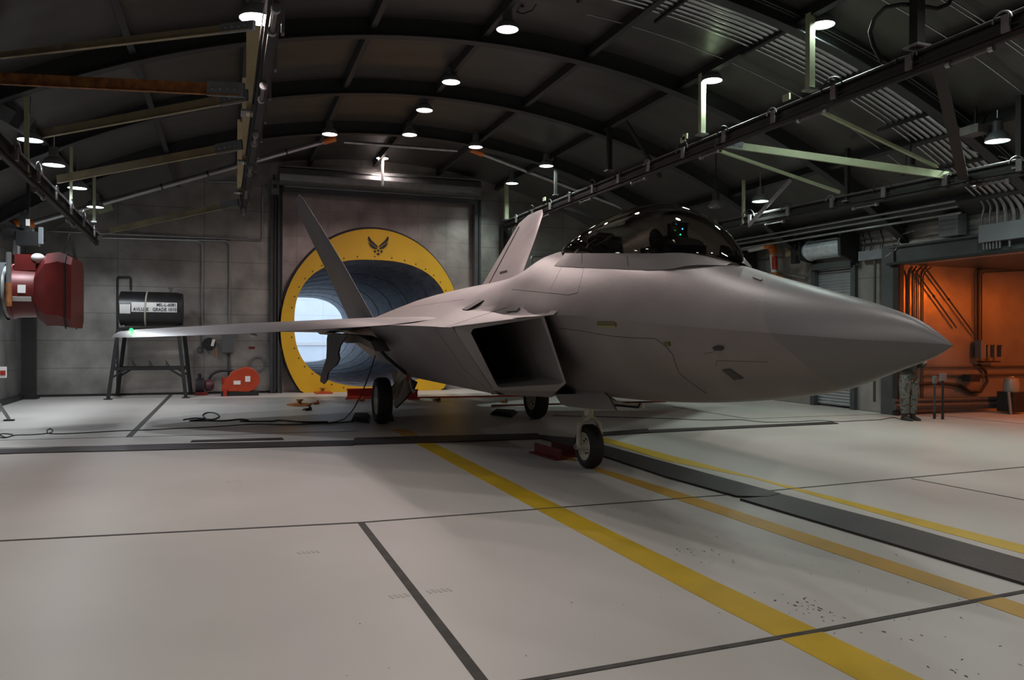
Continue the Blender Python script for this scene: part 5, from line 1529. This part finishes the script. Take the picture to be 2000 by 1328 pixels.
for i, (py, r, lb) in enumerate(((783, .06, 'upper of the floor-level pipes in the bay'), (794, .09, 'thick lowest pipe at floor level in the bay'))):
    tag(MB().cyl(at(1745, py, Y=13.6), at(1945, py - 4, Y=13.6), r, n=14).build('floor_pipe', 'frame'), lb, 'pipe')
p = at(1975, 745, Y=13.2)
t = thing('water_cooler', (p.x, 13.2, 0), 'pale canister on a black stand at the right edge of the bay', 'canister')
zc_ = at(1975, 765, Y=13.2).z
MB().lathe((p.x, 13.2, zc_), [(.16, 0), (.17, .05), (.17, .20), (.14, .30), (.06, .34), (.05, .36)], n=20).build('canister', 'duct', t)
MB().box((p.x, 13.2, zc_ / 2 + .02), (.40, .4, zc_ - .04)).build('stand', 'black', t, smooth=0)
for sx in (-.26, .26): MB().bar((p.x + sx, 13.0, 0), (p.x + sx * .8, 13.1, zc_), .05, .05).build('stand_leg', 'grey_box', t, smooth=0)
for i, (px, py, pt, lb) in enumerate(((1825, 818, 737, 'left slim grey signal post standing on the floor before the bay'), (1841, 819, 732, 'right slim dark signal post with a rectangular head'))):
    f = at(px, py, Z=0); h_ = at(px, pt, Y=f.y).z
    t = thing('signal_post', (f.x, f.y, 0), lb, 'signal post')
    MB().cyl((f.x, f.y, 0), (f.x, f.y, h_ - .1), .022, n=10).build('pole', 'frame' if i == 0 else 'dark', t)
    MB().cyl((f.x, f.y, 0), (f.x, f.y, .16), .03, n=10).build('base_sleeve', 'ink', t)
    MB().box((f.x, f.y, h_ - .05), (.08 if i == 0 else .16, .06, .16)).build('head', 'grey_box', t, smooth=0, bevel=.008)
# sodium lamp of the bay
for (x, y, z, lb) in ((17.5, 11.0, 2.95, 'orange sodium lamp hanging under the ceiling of the side bay'),):
    t = thing('sodium_lamp', (x, y, z), lb, 'ceiling lamp')
    MB().lathe((x, y, z), [(.05, .2), (.16, .15), (.2, 0), (.19, 0), (.15, .14), (.05, .19)], n=24, cap=False).build('lamp_shade', 'dark', t, smooth=40)
    MB().sphere((x, y, z + .02), .12, 8, (1, 1, .7)).build('bulb', 'sodium', t)
    MB().cyl((x, y, z + .18), (x, y, ZH + .03), .02, n=8).build('stem', 'dark', t)

# pale bracket plates fixed to the right inner track, unlit fittings, extra conduits
_tr = [o for o in D.objects if o.name.startswith('overhead_track') and o.parent is None][0]
for px, py in ((1338, 267), (1334, 273), (1536, 190), (1063, 389)):
    q = at(px, py, X=8.24); MB().box(q, (.03, .16, .10)).build('bracket_plate', 'green_steel', _tr, smooth=0)
for (px, py, X_, lb) in ((1398, 405, 10.7, 'unlit dark lamp on the roof behind the top of the canopy'), (1778, 340, 11.8, 'unlit dark lamp on the roof under the bright green brace')):
    q = at(px, py, X=X_); x, y, z = q
    t = thing('unlit_lamp', (x, y, z), lb, 'ceiling lamp')
    MB().lathe(q, [(.18, 0), (.17, .05), (.09, .16), (.08, .16), (.16, .04), (.17, 0)], n=20, cap=False).build('lamp_shade', 'clip', t, smooth=40)
    MB().cyl((x, y, z + .15), (x, y, min(z + .35, roof_z(x) - .05)), .08, n=12).build('ballast', 'dark', t)
    MB().cyl((x, y, z + .2), (x, y, roof_z(x) - .03), .015, n=8).build('stem', 'dark', t)
q = at(1905, 255, X=11.7)
t = thing('ballast_box', tuple(q), 'grey ballast box above the lamp at the right edge', 'box')
MB().box(q, (.3, .35, .14)).build('case', 'clip', t, smooth=0); MB().cyl(q, (q.x, q.y, roof_z(q.x) - .03), .02, n=8).build('stem', 'dark', t)
pipe([at(1037, 560, Y=24.95), at(1037, 499, Y=24.95), at(1082, 496, Y=24.95)], .03, 'galv', 'wall_conduit', 'conduit bending right on the back wall behind the right tail fin', 'conduit')
c = at(855, 802, Z=0)
# ================================================================== person beyond the nose
def skin_body(name, joints, edges, m, parent, sub=2):
    me = D.meshes.new(name); og = Vector(parent['org'])
    me.from_pydata([tuple(Vector(j[0]) - og) for j in joints], edges, [])
    o = D.objects.new(name, me); C.objects.link(o); o.parent = parent; o['org'] = tuple(og)
    sk = o.modifiers.new('skin', 'SKIN')
    me.skin_vertices.new() if not me.skin_vertices else None
    for i, j in enumerate(joints):
        me.skin_vertices[0].data[i].radius = j[1] if isinstance(j[1], tuple) else (j[1], j[1])
        me.skin_vertices[0].data[i].use_root = (i == 0)
    ss_ = o.modifiers.new('sub', 'SUBSURF'); ss_.levels = sub; ss_.render_levels = sub
    me.materials.append(M[m]); sk.use_smooth_shade = True
    return o


pf = at(1771, 821, Z=0); bx, by = pf.x + .05, pf.y
t = thing('person', (bx, by, 0), 'person standing beyond the nose in a dark green jacket, camouflage trousers and black boots', 'person')
def P_(x, y, z): return (bx + x, by + y, z)
# one body surface: pelvis is the root
J_ = [(P_(0, 0, .95), (.155, .11)), (P_(0, 0, 1.12), (.145, .10)), (P_(0, 0, 1.30), (.165, .11)), (P_(0, 0, 1.44), (.13, .09)), (P_(0, -.01, 1.52), .055), (P_(0, -.01, 1.60), .07), (P_(0, -.02, 1.69), (.082, .098)), (P_(0, -.01, 1.76), .065),
      (P_(-.20, 0, 1.42), .06), (P_(-.27, .02, 1.14), .045), (P_(-.19, -.22, 1.20), .034), (P_(-.15, -.29, 1.25), (.036, .024)),
      (P_(.20, 0, 1.42), .06), (P_(.27, .02, 1.14), .045), (P_(.19, -.22, 1.20), .034), (P_(.15, -.29, 1.25), (.036, .024)),
      (P_(-.09, 0, .84), .10), (P_(-.09, .01, .48), .065), (P_(-.08, .02, .28), .055), (P_(-.08, .02, .09), .042),
      (P_(.09, 0, .84), .10), (P_(.10, -.02, .48), .065), (P_(.10, -.01, .28), .055), (P_(.10, 0, .09), .042)]
E_ = [(0, 1), (1, 2), (2, 3), (3, 4), (4, 5), (5, 6), (6, 7), (3, 8), (8, 9), (9, 10), (10, 11), (3, 12), (12, 13), (13, 14), (14, 15), (0, 16), (16, 17), (17, 18), (18, 19), (0, 20), (20, 21), (21, 22), (22, 23)]
body = skin_body('body', J_, E_, 'skin', t)
# fingers and thumb on each hand
for sx in (-1, 1):
    for k in range(4):
        L_ = (.030, .036, .033, .026)[k]; z = 1.285 - k * .021
        MB().tube([P_(sx * .145, -.30, z), P_(sx * .13, -.335, z + .004), P_(sx * .10, -.335 - L_ * .5, z), P_(sx * .07, -.325 - L_ * .3, z - .004)], [.010, .0095, .009, .006], 7).build('finger', 'skin', body, smooth=60)
    MB().tube([P_(sx * .15, -.285, 1.275), P_(sx * .13, -.285, 1.31), P_(sx * .105, -.30, 1.325)], [.012, .011, .008], 7).build('thumb', 'skin', body, smooth=60)
# face
MB().sphere(P_(-.03, -.112, 1.70), .011, 6).sphere(P_(.03, -.112, 1.70), .011, 6).build('eyes', 'ink', body)
MB().tube([P_(0, -.112, 1.70), P_(0, -.135, 1.665), P_(0, -.112, 1.655)], [.008, .014, .008], 8).build('nose', 'skin', body)
MB().box(P_(0, -.108, 1.63), (.045, .01, .008)).build('mouth', 'red', body)
MB().sphere(P_(-.085, 0, 1.68), .026, 6, (.4, .8, 1)).sphere(P_(.085, 0, 1.68), .026, 6, (.4, .8, 1)).build('ears', 'skin', body)
MB().sphere(P_(0, .01, 1.735), .10, 10, (.92, 1.08, .82)).build('hair', 'ink', body)
# clothes
def tube_cloth(pts, rs, m, name, n=14, par=t):
    return MB().tube([P_(*p) for p in pts], rs, n).build(name, m, par, smooth=60)
mb = MB(); rows = []
for z, rx, ry, cy in ((.86, .195, .145, 0), (.90, .20, .15, 0), (1.0, .185, .135, 0), (1.12, .18, .13, 0), (1.28, .205, .14, 0), (1.40, .215, .13, 0), (1.47, .15, .10, 0), (1.53, .075, .075, -.01), (1.55, .07, .07, -.01)):
    rows.append([Vector(P_(rx * math.cos(a), cy + ry * math.sin(a), z)) for a in [2 * PI * i / 24 for i in range(24)]])
mb.grid(rows, closed=True)
for sx, s in ((-1, [(-.19, 0, 1.43), (-.245, .02, 1.30), (-.275, .03, 1.14), (-.24, -.10, 1.15), (-.195, -.21, 1.19)]), (1, [(.19, 0, 1.43), (.245, .02, 1.30), (.275, .03, 1.14), (.24, -.10, 1.15), (.195, -.21, 1.19)])):
    mb.tube([P_(*p) for p in s], [.08, .075, .066, .06, .055], 14)
mb.build('jacket', 'jacket', t, smooth=60)
mb = MB()
for s in ([(-.085, 0, .95), (-.095, 0, .80), (-.10, .01, .62), (-.095, .01, .48), (-.09, .02, .32), (-.085, .02, .15)], [(.085, 0, .95), (.10, -.01, .80), (.11, -.02, .62), (.11, -.02, .48), (.105, -.01, .32), (.10, 0, .15)]):
    mb.tube([P_(*p) for p in s], [.115, .118, .105, .092, .088, .072], 16)
mb.build('trousers', 'camo', t, smooth=60)
for sx, dy in ((-.09, .02), (.10, 0)):
    mb = MB().tube([P_(sx, dy, .24), P_(sx, dy, .12), P_(sx, dy - .005, .06)], [.066, .060, .058], 14)
    rows = []
    for y, w, h in ((.075, .03, .06), (.06, .045, .09), (0, .05, .11), (-.09, .05, .085), (-.15, .052, .065), (-.19, .04, .05), (-.205, .02, .03)):
        rows.append([Vector(P_(sx + w * math.cos(a), dy + y, max(.001, h / 2 + h / 2 * math.sin(a)))) for a in [2 * PI * i / 12 for i in range(12)]])
    mb.grid(rows, closed=True); mb.f += [tuple(range(len(mb.v) - 84, len(mb.v) - 72)), tuple(range(len(mb.v) - 12, len(mb.v)))]
    mb.build('boot', 'boots', t, smooth=50)
